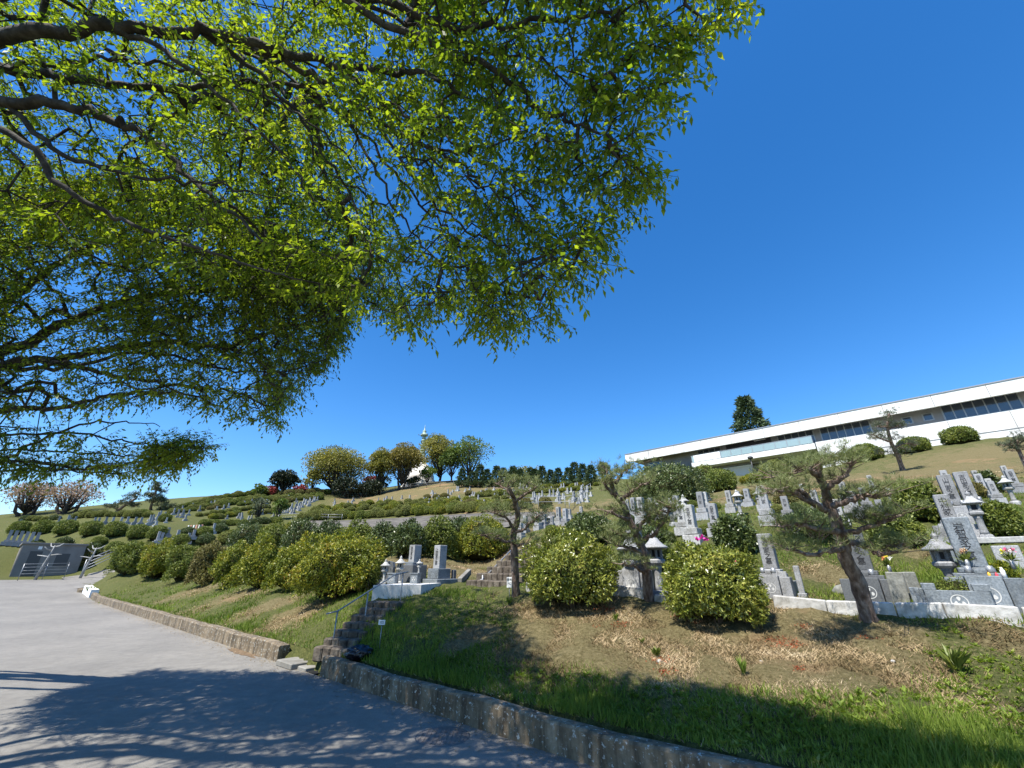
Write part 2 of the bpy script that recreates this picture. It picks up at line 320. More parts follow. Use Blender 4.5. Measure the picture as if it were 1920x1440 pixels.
def kerb_mat():
    m, n, l, b = new_mat('stained concrete'); a = noise(n, l, 3, 8, .7); tc = n.new('ShaderNodeTexCoord'); mp = n.new('ShaderNodeMapping'); mp.inputs['Scale'].default_value = (7, 7, .6); l.new(tc.outputs['Object'], mp.inputs[0]); st = noise(n, l, 1.4, 6, .65, vec=mp.outputs[0])
    r = ramp(n, l, a.outputs['Fac'], [(.3, (.07, .05, .028)), (.5, (.165, .128, .08)), (.7, (.29, .235, .16))]); r2 = ramp(n, l, st.outputs['Fac'], [(.38, (.3, .28, .25)), (.58, (1.15, 1.12, 1.08))])
    x = n.new('ShaderNodeMix'); x.data_type = 'RGBA'; x.blend_type = 'MULTIPLY'; x.inputs[0].default_value = .85; l.new(r.outputs[0], x.inputs[6]); l.new(r2.outputs[0], x.inputs[7])
    li = noise(n, l, 22, 6, .7); r3 = n.new('ShaderNodeMapRange'); r3.inputs[1].default_value = .58; r3.inputs[2].default_value = .63; l.new(li.outputs['Fac'], r3.inputs[0])
    y = n.new('ShaderNodeMix'); y.data_type = 'RGBA'; l.new(r3.outputs[0], y.inputs[0]); l.new(x.outputs[2], y.inputs[6]); y.inputs[7].default_value = (.42, .42, .37, 1)
    l.new(y.outputs[2], b.inputs['Base Color']); b.inputs['Roughness'].default_value = .9
    bp = n.new('ShaderNodeBump'); bp.inputs['Strength'].default_value = .5; bp.inputs['Distance'].default_value = .02; l.new(li.outputs['Fac'], bp.inputs['Height']); l.new(bp.outputs[0], b.inputs['Normal']); return m
M['kerb'] = kerb_mat()
M['step_stone'] = mat('rough step stone', [(.3, (.04, .032, .025)), (.5, (.1, .082, .062)), (.75, (.2, .175, .14))], 6, .95, .8, 24)
M['concrete'] = mat('grey concrete', [(.3, (.13, .12, .1)), (.7, (.26, .25, .22))], 3, .85, .2, 20)

# ------------------------------------------------------------------ ground
DRY = [(1080,1190,1.0),(1200,1200,1.1),(1330,1215,1.1),(1450,1225,1.0),(1560,1225,.9),(1150,1160,.9),(1300,1160,.9),(1480,1180,.9),(1640,1195,.45),(1880,1195,.25),(1540,1255,.4),(1400,1262,.45),(1040,1140,.7),
       (560,1150,.6),(500,1140,.7),(440,1120,.9),(360,1110,1.3),(830,1060,1.5),(880,1075,1.2),(930,1050,1.3),(760,1050,1.3),(900,1190,.35),(860,1210,.25),
       (800,925,9),(700,935,8),(780,915,9),(900,912,9),(1420,930,4),(1500,905,6),(1600,900,6),(1700,890,6),(1850,850,6),(1900,880,4),(1750,910,3),(1550,1080,.4),(1040,985,2.5),(1100,958,5),(1000,960,5),(880,970,8),(1720,1040,.2),(1830,920,1.5)]
_DW = hit([d[0] for d in DRY], [d[1] for d in DRY]); _DR = np.array([d[2] for d in DRY])
def dryness(x, y):
    f = np.zeros(np.shape(x))
    for (cx, cy, _), r in zip(_DW, _DR): f = np.maximum(f, np.exp(-((x-cx)**2+(y-cy)**2)/(r*r)*.9))
    far = smooth(np.hypot(x, y), 11, 18); return np.clip(f*(1.55-.9*far)+.22*wob(x, y, 2.2, 3)*(1-far)+.1*wob(x, y, .5, 4)*far+.1+.12*far, 0, 1)
def build_ground():
    aa = np.concatenate([np.arange(-180, -66, 4), np.arange(-66, 66, .45), np.arange(66, 180, 4)])*math.pi/180
    rr = np.concatenate([[.4], np.exp(np.linspace(math.log(1.2), math.log(1200), 300))]); A, RR = np.meshgrid(aa, rr); X = RR*np.sin(A); Y = RR*np.cos(A)
    Z = ground(X, Y).reshape(X.shape); s = kerb_s(X, Y); Lr = KD[0]*X+KD[1]*Y
    Z = Z-np.where((s < .12) & (s > -7.3) & (Lr < 52), .05, 0.0)
    Z = Z+np.where(s > .3, .025*wob(X, Y, 3.1, 5)+.012*wob(X, Y, 9, 6), 0)*np.clip(RR/4, 0, 3)
    V = np.stack([X, Y, Z], -1).reshape(-1, 3); na, nr = len(aa), len(rr); i, j = np.meshgrid(np.arange(nr-1), np.arange(na)); i = i.ravel(); j = j.ravel(); j2 = (j+1) % na
    Q = np.stack([i*na+j, i*na+j2, (i+1)*na+j2, (i+1)*na+j], 1)
    o = mesh_np('ground', V, Q, M['turf'], smooth_=True); tag(o, kind='structure')
    a = o.data.attributes.new('dry', 'FLOAT', 'POINT'); a.data.foreach_set('value', dryness(V[:, 0], V[:, 1]).astype(np.float32))
build_ground()
def build_road():
    ks = [(-7.3)]+[-6, -4.5, -3, -1.5, -.6, 0]; LL = np.concatenate([np.arange(-60, 4, 2.), np.arange(4, 52.1, 1.)]); rows = []
    # offset copies of the kerb line
    K = np.array(KERB); seg = np.linalg.norm(np.diff(K, axis=0), axis=1); cum = np.concatenate([[0], np.cumsum(seg)])
    tt = np.concatenate([np.arange(0, cum[2], 2.), np.arange(cum[2], cum[6], .3), np.arange(cum[6], cum[-1], 2.)])
    px = np.interp(tt, cum, K[:, 0]); py = np.interp(tt, cum, K[:, 1]); tx = np.gradient(px, tt); ty = np.gradient(py, tt)
    tx = np.convolve(np.pad(tx, 6, 'edge'), np.ones(13)/13, 'valid'); ty = np.convolve(np.pad(ty, 6, 'edge'), np.ones(13)/13, 'valid'); n_ = np.hypot(tx, ty); tx /= n_; ty /= n_
    keep = (KD[0]*px+KD[1]*py) < 50; px, py, tx, ty = px[keep], py[keep], tx[keep], ty[keep]
    V = []; 
    for k in ks:
        X = px-ty*k; Y = py+tx*k; V.append(np.stack([X, Y, road_z(X, Y)+.002], 1))
    n = len(px); V = np.concatenate(V); Q = [(a*n+i, a*n+i+1, (a+1)*n+i+1, (a+1)*n+i) for a in range(len(ks)-1) for i in range(n-1)]
    tag(mesh_np('road', V, np.array(Q), M['asphalt']), kind='structure')
    # side road leaving behind the shrubs
    s_, l_ = np.meshgrid(np.linspace(-.15, 16, 25)+3.99, np.linspace(40.3, 51.5, 14)); X = KN[0]*s_+KD[0]*l_; Y = KN[1]*s_+KD[1]*l_
    V = np.stack([X, Y, ground(X, Y)+np.interp(s_, [3.8, 5], [.008, .05])], -1).reshape(-1, 3); Q = [(i*25+j, i*25+j+1, (i+1)*25+j+1, (i+1)*25+j) for i in range(13) for j in range(24)]
    tag(mesh_np('side_road', V, np.array(Q), M['asphalt']), kind='structure')
build_road()

# ------------------------------------------------------------------ kerb wall, drain, manhole
K = np.array(KERB); _seg = np.linalg.norm(np.diff(K, axis=0), axis=1); _cum = np.concatenate([[0], np.cumsum(_seg)])
def kerb_pt(c):
    x = np.interp(c, _cum, K[:, 0]); y = np.interp(c, _cum, K[:, 1]); e = .5
    dx = np.interp(c+e, _cum, K[:, 0])-np.interp(c-e, _cum, K[:, 0]); dy = np.interp(c+e, _cum, K[:, 1])-np.interp(c-e, _cum, K[:, 1]); L = math.hypot(dx, dy)
    return np.array([x, y]), np.array([dx/L, dy/L]), np.array([-dy/L, dx/L])
def strip(name, c0, c1, o0, o1, zb, zt, m, step=.35, wav=.012, parent=None):
    """a wall that follows the kerb line: between offsets o0 and o1, heights above the road"""
    n = max(2, int((c1-c0)/step)); V = []
    for i in range(n+1):
        c = c0+(c1-c0)*i/n; p, t, nn = kerb_pt(c); w = wav*math.sin(c*2.1)+wav*.6*math.sin(c*5.3+1)+random.uniform(-wav, wav)*.6
        rz = float(road_z(*p)); b = .02
        for o, z in ((o0, zb), (o0, zt-b), (o0+b, zt), (o1-b, zt+.0), (o1, zt-b), (o1, zb)):
            q = p+nn*(o+(w if z > zb else 0)*(1 if o < (o0+o1)/2 else 0)); V.append((q[0], q[1], rz+z+(w if z > zb else 0)))
    f = [(i*6+j, (i+1)*6+j, (i+1)*6+j+1, i*6+j+1) for i in range(n) for j in range(5)]
    f += [tuple(range(6)), tuple(reversed(range(n*6, n*6+6)))]
    me = bpy.data.meshes.new(name); me.from_pydata(V, [], f); me.materials.append(m); me.update(); return link(bpy.data.objects.new(name, me), parent)
def c_of(px, py, t):
    P = W(px, py, t)[:2]; cs = np.linspace(0, _cum[-1], 8000); d = [(np.interp(c, _cum, K[:, 0])-P[0])**2+(np.interp(c, _cum, K[:, 1])-P[1])**2 for c in cs]; return cs[int(np.argmin(d))]
c_end = c_of(165, 1125, 22.4); c_a = c_of(540, 1240, 7.8); c_b = c_of(605, 1268, 6.7)
tag(strip('kerb_wall', c_end, c_a, 0, .2, -.1, .27, M['kerb'], wav=.008), 'long tan concrete kerb wall beside the sunny road, left of the drain opening', 'kerb wall')
tag(strip('kerb_wall', c_b, c_b+26, 0, .16, -.1, .26, M['kerb']), 'stained dark concrete kerb wall in tree shade, right of the drain opening', 'kerb wall')
o = strip('kerb_block', c_end-3.4, c_end-.25, -.05, .3, -.1, .4, M['white_paint'], wav=.004); tag(o, 'whitewashed kerb block at the far end of the kerb wall', 'kerb block')
# recessed drain opening before the steps
tag(strip('drain_back_wall', c_a+.02, c_b-.02, .32, .5, -.4, .24, M['kerb'], step=.2), 'low set back concrete wall behind the drain opening at the foot of the steps', 'wall')
dc = (c_a+c_b)/2; p, t, nn = kerb_pt(dc); q = p+nn*.12; rz = float(road_z(*p))
mb = MB(); mb.box((q[0]-t[0]*.25, q[1]-t[1]*.25, rz+.045), (.62, .5, .09), math.atan2(t[1], t[0]), bev=.012); tag(mb.build('concrete_slab', M['concrete']), 'grey concrete slab bridging the drain below the steps', 'slab')
mb = MB(); mb.box((q[0]+t[0]*.22, q[1]+t[1]*.22, rz+.02), (.3, .28, .07), math.atan2(t[1], t[0]), bev=.012); tag(mb.build('concrete_slab', M['concrete']), 'small low concrete slab at the dark mouth of the drain', 'slab')
mb = MB(); q = p+nn*.16+t*.48; mb.box((q[0], q[1], rz+.004), (.36, .3, .012), math.atan2(t[1], t[0])); tag(mb.build('drain_pit', mat('drain dark', (.012, .012, .011), 3, .9)), 'dark drain pit between the slabs and the shaded kerb wall', 'drain')
pe, te, ne = kerb_pt(c_end-3.9); mb = MB(); mb.lathe([(.34, -.02), (.36, .16), (.3, .2), (.27, .17), (.27, .0)], 20, (pe[0]+ne[0]*.1, pe[1]+ne[1]*.1, float(road_z(*pe))), sm=False)
mb2 = MB(); e_dr = empty('drain_pipe', (0, 0, 0), label='dark round drain pipe mouth beside the whitewashed kerb block', cat='drain'); mb.build('pipe_collar', M['kerb'], e_dr); mb2.lathe([(.26, .01), (.26, .12)], 20, (pe[0]+ne[0]*.1, pe[1]+ne[1]*.1, float(road_z(*pe)))); mb2.build('opening', bpy.data.materials['drain dark'], e_dr)
Pm = W(830, 1381, 1.0); Pm = Pm*(-1.6/Pm[2]); e = empty('manhole_cover', (Pm[0], Pm[1], -1.605), label='round iron manhole cover in the dappled road', cat='manhole cover')
mb = MB(); mb.lathe([(.3, 0), (.3, .006), (.27, .008), (.265, .004)], 40, sm=False); mb.build('frame', M['dark_metal'], e)
mb = MB(); mb.lathe([(.262, 0), (.262, .007), (.25, .009), (.0, .009)], 40, sm=False)
for k in range(-5, 6): mb.box((k*.045, 0, .010), (.014, 2*math.sqrt(.25**2-(k*.045)**2)-.03, .006))
mb.build('lid', mat('worn iron', [(.3, (.09, .078, .068)), (.7, (.18, .16, .14))], 20, .6, .2), e)

# ------------------------------------------------------------------ stone steps and handrails
def steps(name, p0, p1, z0, z1, n, wid, label, blocks=4):
    e = empty(name, (p0[0], p0[1], z0), label=label, cat='steps'); d = np.array(p1)-np.array(p0); run = np.hypot(*d); d /= run; sd = np.array([d[1], -d[0]]); rz = math.atan2(sd[1], sd[0]); hh = (z1-z0)/n; rr = run/n
    for k in range(n):
        mb = MB(); w0 = -wid/2
        for j in range(blocks):
            w = wid/blocks*random.uniform(.85, 1.15); 
            if j == blocks-1: w = wid/2-w0
            c = d*(rr*(k+.65)+random.uniform(-.012, .012))+sd*(w0+w/2); mb.box((c[0], c[1], hh*(k+.5)-.06+random.uniform(-.006, .006)), (w-.012, rr*1.5, hh+.12), rz+random.uniform(-.02, .02), bev=.022); w0 += w
        mb.build('step', M['step_stone'], e)
    return e
def rail(name, pts, posts, r, label, parent=None, mt='metal_rail', zoff=0):
    e = empty(name, pts[0], label=label, cat='handrail'); b = np.array(pts[0]); mb = MB(); mb.tube([np.array(p)-b for p in pts], r, 8); mb.build('rail', M[mt], e)
    for top, zb in posts:
        mb = MB(); t_ = np.array(top)-b; mb.tube([t_, (t_[0], t_[1], zb-b[2])], r*.9, 8); mb.build('post', M[mt], e)
    return e
SA = W(618, 1226, 6.95)[:2]; SB = W(728, 1124, 8.5)[:2]; SD = (SB-SA)/np.hypot(*(SB-SA)); SX = np.array([SD[1], -SD[0]])
steps('stone_steps', SA, SB, -1.34, g1(*(SB+SD*.2))+.02, 7, .72, 'rough stone steps climbing from the kerb opening to the grave plot, in tree shade')
def rp(px, py, q):   # point on the ray through a pixel, above plan point q's distance from the camera
    t = 1.0; P = W(px, py, 1.0); k = q[1]/P[1]; return P*k
sd = np.array([KN[1], -KN[0]])
ra = rp(633, 1146, SA+SD*.2-SX*.28); rb = rp(740, 1078, SB-SD*.1-SX*.2); rc_ = rp(766, 1072, SB+SX*.1)
ra0 = rp(612, 1151, SA-SX*.35)
rail('handrail', [ra0, ra, rb, rc_], [(ra, -1.5), (rb*.5+ra*.5, -1.3), (rp(756, 1073, SB+SX*.05), -.9)], .014, 'grey steel handrail rising beside the shaded stone steps')
def small_sign(px, py, t, w, h, label, lines, zb=None, yaw=0.1):
    P = W(px, py, t); e = empty('notice_sign', (P[0], P[1], P[2]), yaw, label=label, cat='sign'); mb = MB(); mb.box((0, 0, 0), (w, .012, h), bev=.003); mb.build('plate', M['sign_white'], e)
    zg = g1(P[0], P[1])-.05; mb = MB(); mb.tube([(0, .012, -h*.3), (0, .012, zg-P[2])], .007, 6); mb.build('stake', M['metal_rail'], e)
    for (txt, sz, z) in lines: put_text(txt, sz, M['ink'], (0, -.0075, z), e)
    return e
_tc = {}
def text_mesh(txt, size, vertical=False, ext=.0015):
    key = (txt, size, vertical)
    if key in _tc: return _tc[key]
    c = bpy.data.curves.new('lettering', 'FONT'); c.body = '\n'.join(txt) if vertical else txt; c.size = size; c.align_x = 'CENTER'; c.align_y = 'CENTER'; c.extrude = ext; c.space_line = .82; c.resolution_u = 2
    o = bpy.data.objects.new('lettering', c); col.objects.link(o); bpy.context.view_layer.update(); dg = bpy.context.evaluated_depsgraph_get()
    me = bpy.data.meshes.new_from_object(o.evaluated_get(dg)); me.name = 'lettering'; bpy.data.objects.remove(o); _tc[key] = me; return me
def put_text(txt, size, m, loc, parent, vertical=False, rot=(R(90), 0, 0), name='lettering'):
    me = text_mesh(txt, size, vertical)
    if not me.materials: me.materials.append(m)
    o = bpy.data.objects.new(name, me); o.location = loc; o.rotation_euler = rot; return link(o, parent)
small_sign(716, 1167, 7.0, .12, .075, 'small white numbered plate on a stake in the grass by the stone steps', [('122', .05, 0)], yaw=-.2)
small_sign(955, 1092, 8.2, .1, .19, 'white notice plate beside the foot of the slender pine at the brick steps', [('墓地', .045, .05), ('入口', .045, -.02)], yaw=-.1)
# second steps, brick faced
q0 = W(915, 1100, 9.6)[:2]; z0 = g1(*q0)
e2 = steps('brick_steps', q0, q0+KN*2.2+np.array([.2, .2]), z0, z0+1.05, 7, 1.5, 'brown brick steps behind the slender pine', blocks=8)
ra = rp(905, 1078, q0-sd*.75); rb = rp(958, 1032, q0+KN*2.2-sd*.7)
rail('handrail', [rp(880, 1075, q0-sd*.8)+np.array([0, 0, -.25]), ra+np.array([0, 0, -.1]), rb], [(ra, z0-.1), (rb, z0+.6)], .02, 'thin handrail on the brick steps behind the slender pine')

# ------------------------------------------------------------------ shrubs
def shrub_mesh(name, m_leaf, rx, ry, rz, nros, per=5, ll=.05, lw=.022, lump=.12, seed=0, core=True, droop=.1, shell=.18, mcore='wood_twig', up=.35, low=-.55):
    r_ = np.random.default_rng(seed); d = r_.normal(size=(nros*2, 3)); d = unit(d); d = d[d[:, 2] > low][:nros]; n = len(d)
    ph = r_.uniform(0, 6.28, (7, 3)); fr = r_.uniform(2, 6, (7, 3))
    def rad(dd): 
        s = 0
        for k in range(7): s = s+np.sin(dd[:, 0]*fr[k, 0]+ph[k, 0])*np.sin(dd[:, 1]*fr[k, 1]+ph[k, 1])*np.sin(dd[:, 2]*fr[k, 2]+ph[k, 2])
        return 1+lump*s*.8
    R_ = rad(d)*(1-shell*r_.random(n)**1.6); P = d*R_[:, None]*[rx, ry, rz]
    P = P*(1+.05*np.sin(d[:, :1]*23+seed)*np.sin(d[:, 2:3]*19)); C = np.repeat(P, per, 0)+r_.normal(size=(n*per, 3))*ll*.3; A = np.repeat(d, per, 0)
    D = unit(A*.55+unit(r_.normal(size=(n*per, 3)))*.9+np.array([0, 0, up-droop])); N = unit(A+r_.normal(size=(n*per, 3))*.5)
    V, Q = leaf_quads(C, D, N, ll*r_.uniform(.7, 1.25, n*per), lw*r_.uniform(.8, 1.2, n*per))
    mi = np.zeros(len(Q), int)
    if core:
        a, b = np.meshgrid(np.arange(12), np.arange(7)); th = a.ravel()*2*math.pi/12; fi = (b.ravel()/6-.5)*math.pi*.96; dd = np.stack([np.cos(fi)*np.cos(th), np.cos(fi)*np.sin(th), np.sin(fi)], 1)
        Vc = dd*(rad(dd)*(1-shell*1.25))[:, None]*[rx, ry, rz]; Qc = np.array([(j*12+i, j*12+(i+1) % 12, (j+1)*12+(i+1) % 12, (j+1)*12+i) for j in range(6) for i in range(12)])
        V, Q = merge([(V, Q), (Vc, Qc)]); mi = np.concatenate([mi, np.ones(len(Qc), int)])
    V = V.copy(); V[:, 2] += rz*.72; V[:, 2] = np.maximum(V[:, 2], -.05)
    me_o = mesh_np(name, V, Q, [m_leaf, M['core']], mi=mi); me = me_o.data; bpy.data.objects.remove(me_o); return me
M['core'] = mat('dark light-blocking core', [(.3, (.018, .02, .008)), (.7, (.045, .045, .02))], 12, 1.0, .5, spec=.05)  # dark solid hidden inside the leaves, added to block light through the shrub
M['az_yel'] = leaf_mat('azalea, yellow new growth', [(0, (.07, .095, .015)), (.38, (.13, .165, .025)), (.62, (.23, .25, .03)), (.78, (.38, .35, .035)), (.88, (.26, .16, .03)), (1, (.15, .075, .03))], .25, 1.6, .45)
M['az_grn'] = leaf_mat('azalea, green', [(0, (.06, .085, .018)), (.4, (.12, .155, .028)), (.75, (.2, .225, .04)), (1, (.29, .28, .06))], .2, 1.2, .5)
M['az_brn'] = leaf_mat('azalea, olive brown', [(0, (.08, .08, .025)), (.4, (.17, .14, .05)), (.7, (.2, .2, .05)), (1, (.27, .2, .09))], .15, 1.2, .6)
M['az_dark'] = leaf_mat('dark evergreen leaves', [(0, (.035, .055, .018)), (.5, (.08, .11, .03)), (.85, (.13, .165, .045)), (1, (.2, .21, .07))], .12, 1.0, .4, spec=.45)
M['az_whorl'] = leaf_mat('glossy whorled leaves', [(0, (.05, .075, .015)), (.35, (.13, .165, .028)), (.65, (.26, .28, .045)), (.9, (.44, .43, .11)), (1, (.42, .23, .09))], .22, 2.2, .3, spec=.55)
M['az_hill'] = leaf_mat('clipped azalea on the hill', [(0, (.09, .1, .03)), (.45, (.17, .185, .045)), (.8, (.26, .27, .06)), (1, (.33, .31, .08))], .15, .5, .6)
M['petal'] = mat('magenta petals', (.75, .05, .4), 4, .6)
def place_mesh(name, me, loc, rz=0, sc=(1, 1, 1), label=None, cat=None, group=None, parent=None):
    o = bpy.data.objects.new(name, me); o.location = tuple(map(float, loc)); o.rotation_euler = (0, 0, rz); o.scale = sc; link(o, parent); return tag(o, label, cat, group)
def near_bush(px, py, wpx, hpx, mk, label, per=5, ll=.05, lw=.02, n=2600, seed=0, group=None, t=None, cat='shrub', name='azalea_shrub', lump=.12, shell=.2):
    """a leafy shrub standing on the ground at a pixel, as wide and tall as it looks there"""
    P = H(px, py) if t is None else W(px, py, t); d = P[1]*CP+P[2]*SP; w = wpx/F*d/2/math.sqrt(1+(P[0]/d)**2)*1.04; v = (720-py)/F; h = (hpx/F*d)/max(.6, CP-v*SP*0.5)/1.0
    rz = h/1.62*.86; n = int(n); P = P.copy(); P[1] += w*.55; P[0] += P[0]/max(P[1], 1)*w*.55; P[2] = g1(P[0], P[1])-.04
    e = empty(name, P, label=label, cat=cat, group=group)
    o = place_mesh('foliage', shrub_mesh('foliage', M[mk], w, w*.9, rz, n, per, ll, lw, lump, seed, shell=shell), (0, 0, 0), 0, parent=e)
    mb = MB(); r_ = np.random.default_rng(seed+50)
    for k in range(6):
        a = r_.uniform(0, 6.28); q = (math.cos(a)*w*.45, math.sin(a)*w*.45, rz*.8); mb.tube([(math.cos(a)*.05, math.sin(a)*.05, -.05), (q[0]*.4, q[1]*.4, rz*.3), q], [.02, .014, .006], 5)
    mb.build('stems', M['wood_twig'], e); return e
near_bush(1075, 1156, 182, 158, 'az_whorl', 'large round glossy shrub left of the curving pine, the left of two on the bank', 7, .062, .021, 3100, 11, lump=.12, shell=.32, name='evergreen_shrub')
b2 = near_bush(1352, 1188, 202, 172, 'az_whorl', 'large round glossy shrub with one magenta bloom on top', 7, .062, .022, 3200, 12, lump=.12, shell=.32, name='evergreen_shrub')
fol = [c for c in b2.children if c.name.startswith('foliage')][0]
dim = np.array([v.co[:] for v in fol.data.vertices]); top = dim[dim[:, 2].argmax()]
r_ = np.random.default_rng(5); C_ = []; D_ = []
for (ox, oz) in ((-.05, -.02), (.03, .0), (.08, -.03)):
    for k in range(14): C_.append([top[0]*.3+ox-.02, -.18, top[2]+oz-.01]); D_.append(unit(r_.normal(size=3)+np.array([0, -.3, .5])))
V, Q = leaf_quads(np.array(C_), np.array(D_), rand_unit(len(C_)), .05, .03); f = mesh_np('bloom', V, Q, M['petal'], b2)
M['petal_pink'] = mat('salmon buds', (.7, .2, .22), 4, .6)
C_ = []; D_ = []
for k in range(16):
    v = dim[r_.integers(len(dim))]
    for j in range(5): C_.append(v+r_.normal(size=3)*.01); D_.append(unit(r_.normal(size=3)))
V, Q = leaf_quads(np.array(C_), np.array(D_), rand_unit(len(C_)), .03, .018); tag(mesh_np('buds', V, Q, M['petal_pink'], b2), kind='stuff')
# front hedge along the road
FH = [(232, 1082, 64, 60, 'az_grn', 'olive green azalea at the far left end of the roadside shrub row'),
      (288, 1090, 66, 72, 'az_yel', 'yellow green azalea second from the far end of the roadside row'),
      (333, 1094, 62, 72, 'az_grn', 'green azalea with a dark base, third from the far end of the roadside row'),
      (380, 1100, 62, 76, 'az_brn', 'reddish brown azalea in the middle of the roadside row'),
      (432, 1102, 66, 76, 'az_yel', 'yellow topped azalea in the roadside row, right after the brown one'),
      (484, 1106, 80, 86, 'az_yel', 'bright yellow green azalea with dark underside in the roadside row'),
      (540, 1110, 78, 82, 'az_yel', 'yellow azalea half hidden behind the biggest roadside one'),
      (628, 1133, 160, 128, 'az_yel', 'biggest azalea of the roadside row, yellow and rust coloured, by the handrail')]
for i, (px, py, w, h, mk, lb) in enumerate(FH):
    d = [32, 23, 20, 18, 16.5, 14.5, 12.6, 9.7][i]; near_bush(px, py, w*1.16, h*1.06, mk, lb, 5, min(.045+.0018*d, .09), .02+.0009*d, [2600, 2800, 2800, 2800, 3000, 3600, 3600, 5600][i], 20+i, 'roadside azalea row', lump=.2, shell=.28)
near_bush(905, 1056, 100, 88, 'az_yel', 'rounded bright green shrub between the hedge and the brick steps', 6, .07, .032, 2600, 31)
near_bush(690, 1110, 50, 60, 'az_grn', 'loose pale leafed shrub beside the stone lanterns at the handrail', 4, .05, .02, 500, 37, name='garden_shrub', shell=.5)
# hedge band behind
HB = [(455, 1040, 70, 46), (505, 1042, 66, 46), (560, 1040, 70, 52), (610, 1040, 60, 48), (665, 1045, 66, 52), (715, 1046, 62, 50), (765, 1048, 66, 56), (820, 1048, 70, 64), (858, 1046, 60, 62)]
for i, (px, py, w, h) in enumerate(HB):
    near_bush(px, py, w, h+17, ['az_dark', 'az_grn'][i % 3 == 1], 'dark loose hedge shrub in the band behind the grave plots', 4, .1, .042, 1500, 40+i, 'loose hedge shrubs behind the grave plots', name='hedge_shrub', lump=.16, shell=.3)
# shrubs between the right hand graves
RS = [(1262, 952, 150, 92, 'az_dark', 'big dark rounded shrub with pale blossom under the left end of the white building', 'broadleaf_shrub', 2600, .12),
      (1385, 1045, 75, 75, 'az_dark', 'dark green shrub rising behind the shrub with the magenta bloom', 'broadleaf_shrub', 1300, .09),
      (1215, 1075, 85, 90, 'az_dark', 'dark shrub behind the stone lantern and the second pine', 'broadleaf_shrub', 1300, .1),
      (1110, 1026, 90, 60, 'az_dark', 'tall loose green shrub behind the left big round shrub', 'broadleaf_shrub', 1600, .1),
      (1735, 985, 110, 80, 'az_grn', 'layered olive green shrub left of the twin leaning gravestones', 'broadleaf_shrub', 1500, .08),
      (1690, 1030, 110, 60, 'az_grn', 'dark green spreading shrub behind the leaning pine', 'broadleaf_shrub', 1200, .07),
      (1540, 1022, 130, 60, 'az_dark', 'low green shrub left of the leaning pine trunk', 'broadleaf_shrub', 1200, .07),
      (1890, 1010, 80, 70, 'az_grn', 'green spreading shrub at the right edge above the flowers', 'broadleaf_shrub', 1200, .06),
      (1862, 925, 42, 42, 'az_dark', 'small dark shrub among stones near the grass mound', 'broadleaf_shrub', 700, .09),
      (1825, 935, 62, 32, 'az_brn', 'low brown domed shrub behind the twin leaning gravestones', 'dome_shrub', 900, .06),
      (1475, 945, 42, 22, 'az_brn', 'brown domed shrub below the grass mound, left of the leaning pine', 'dome_shrub', 500, .08),
      (1405, 938, 32, 20, 'az_brn', 'smaller brown domed shrub at the foot of the grass mound', 'dome_shrub', 400, .08),
      (1895, 1100, 46, 46, 'az_yel', 'flowering shrub with pink blooms at the right edge', 'flowering_shrub', 500, .05),
      (1325, 905, 40, 36, 'az_grn', 'light green shrub beside the big dark shrub with blossom', 'broadleaf_shrub', 500, .14)]
for i, (px, py, w, h, mk, lb, nm, n, ll) in enumerate(RS):
    near_bush(px, py, w, h, mk, lb, 5, ll, ll*.42, n, 60+i, name=nm, shell=.25 if 'dome' not in nm else .1, lump=.15 if 'dome' not in nm else .04)
# clipped domes of the hill: shared meshes
hill_me = [shrub_mesh('clipped_foliage', M[k], .5, .5, .36, 1500, 4, .05, .03, .06, 200+i, shell=.09) for i, k in enumerate(['az_hill', 'az_hill', 'az_grn', 'az_brn', 'az_yel', 'az_dark'])]
def dome(px, py, wpx, hr, k, label, group, name='clipped_shrub', P=None):
    P = H(px, py) if P is None else P; d = P[1]*CP+P[2]*SP; w = wpx/F*d/math.sqrt(1+(P[0]/d)**2)*1.03
    return place_mesh(name, hill_me[k], (P[0], P[1]+w*.3, g1(P[0], P[1]+w*.3)-.06*w), random.uniform(0, 6.28), (w, w*.95, w*hr*1.3), label, 'shrub', group)
def dome_row(pts, step, wpx, hr, kinds, label, group, jit=.15, skip=0.0):
    P = np.array(pts, float); seg = np.hypot(*np.diff(P, axis=0).T); cum = np.concatenate([[0], np.cumsum(seg)]); n = int(cum[-1]/step)
    for i in range(n+1):
        if random.random() < skip*.6: continue
        c = (i+random.uniform(-jit, jit))*step; x = np.interp(c, cum, P[:, 0]); y = np.interp(c, cum, P[:, 1]); w = wpx*random.uniform(1.0, 1.5)
        dome(x, y+random.uniform(-1, 1), w, hr*random.uniform(.9, 1.15), random.choice(kinds), label, group)
for (x, y, w) in [(22, 1004, 50), (66, 1004, 50), (108, 1007, 52), (156, 1008, 50), (200, 1010, 48), (246, 1013, 44), (284, 1014, 42)]:
    dome(x, y, w, .95, 2, 'big dark green clipped azalea dome in the row above the concrete toilet block', 'azalea domes above the toilet block')
for (x, y, w) in [(345, 1008, 30), (376, 1006, 32), (405, 1000, 34), (150, 1040, 34), (205, 1038, 36), (240, 1040, 34), (268, 1040, 30), (175, 1028, 34), (110, 1026, 36), (60, 1026, 30), (330, 1028, 34), (375, 1030, 36), (415, 1026, 38)]:
    dome(x, y, w, .8, random.choice([0, 2, 5]), 'low olive clipped azalea on the slope between the toilet block and the roadside row', 'azaleas behind the toilet block')
G_SKY = 'clipped domes on the left skyline'
dome_row([(40, 978), (100, 976)], 14, 20, .7, [0, 5], 'clipped azalea dome on the left skyline near the cherry trees', G_SKY)
dome_row([(140, 973), (190, 970), (280, 971)], 12, 20, .8, [0, 2], 'clipped azalea dome on the left skyline near the bent pine', G_SKY)
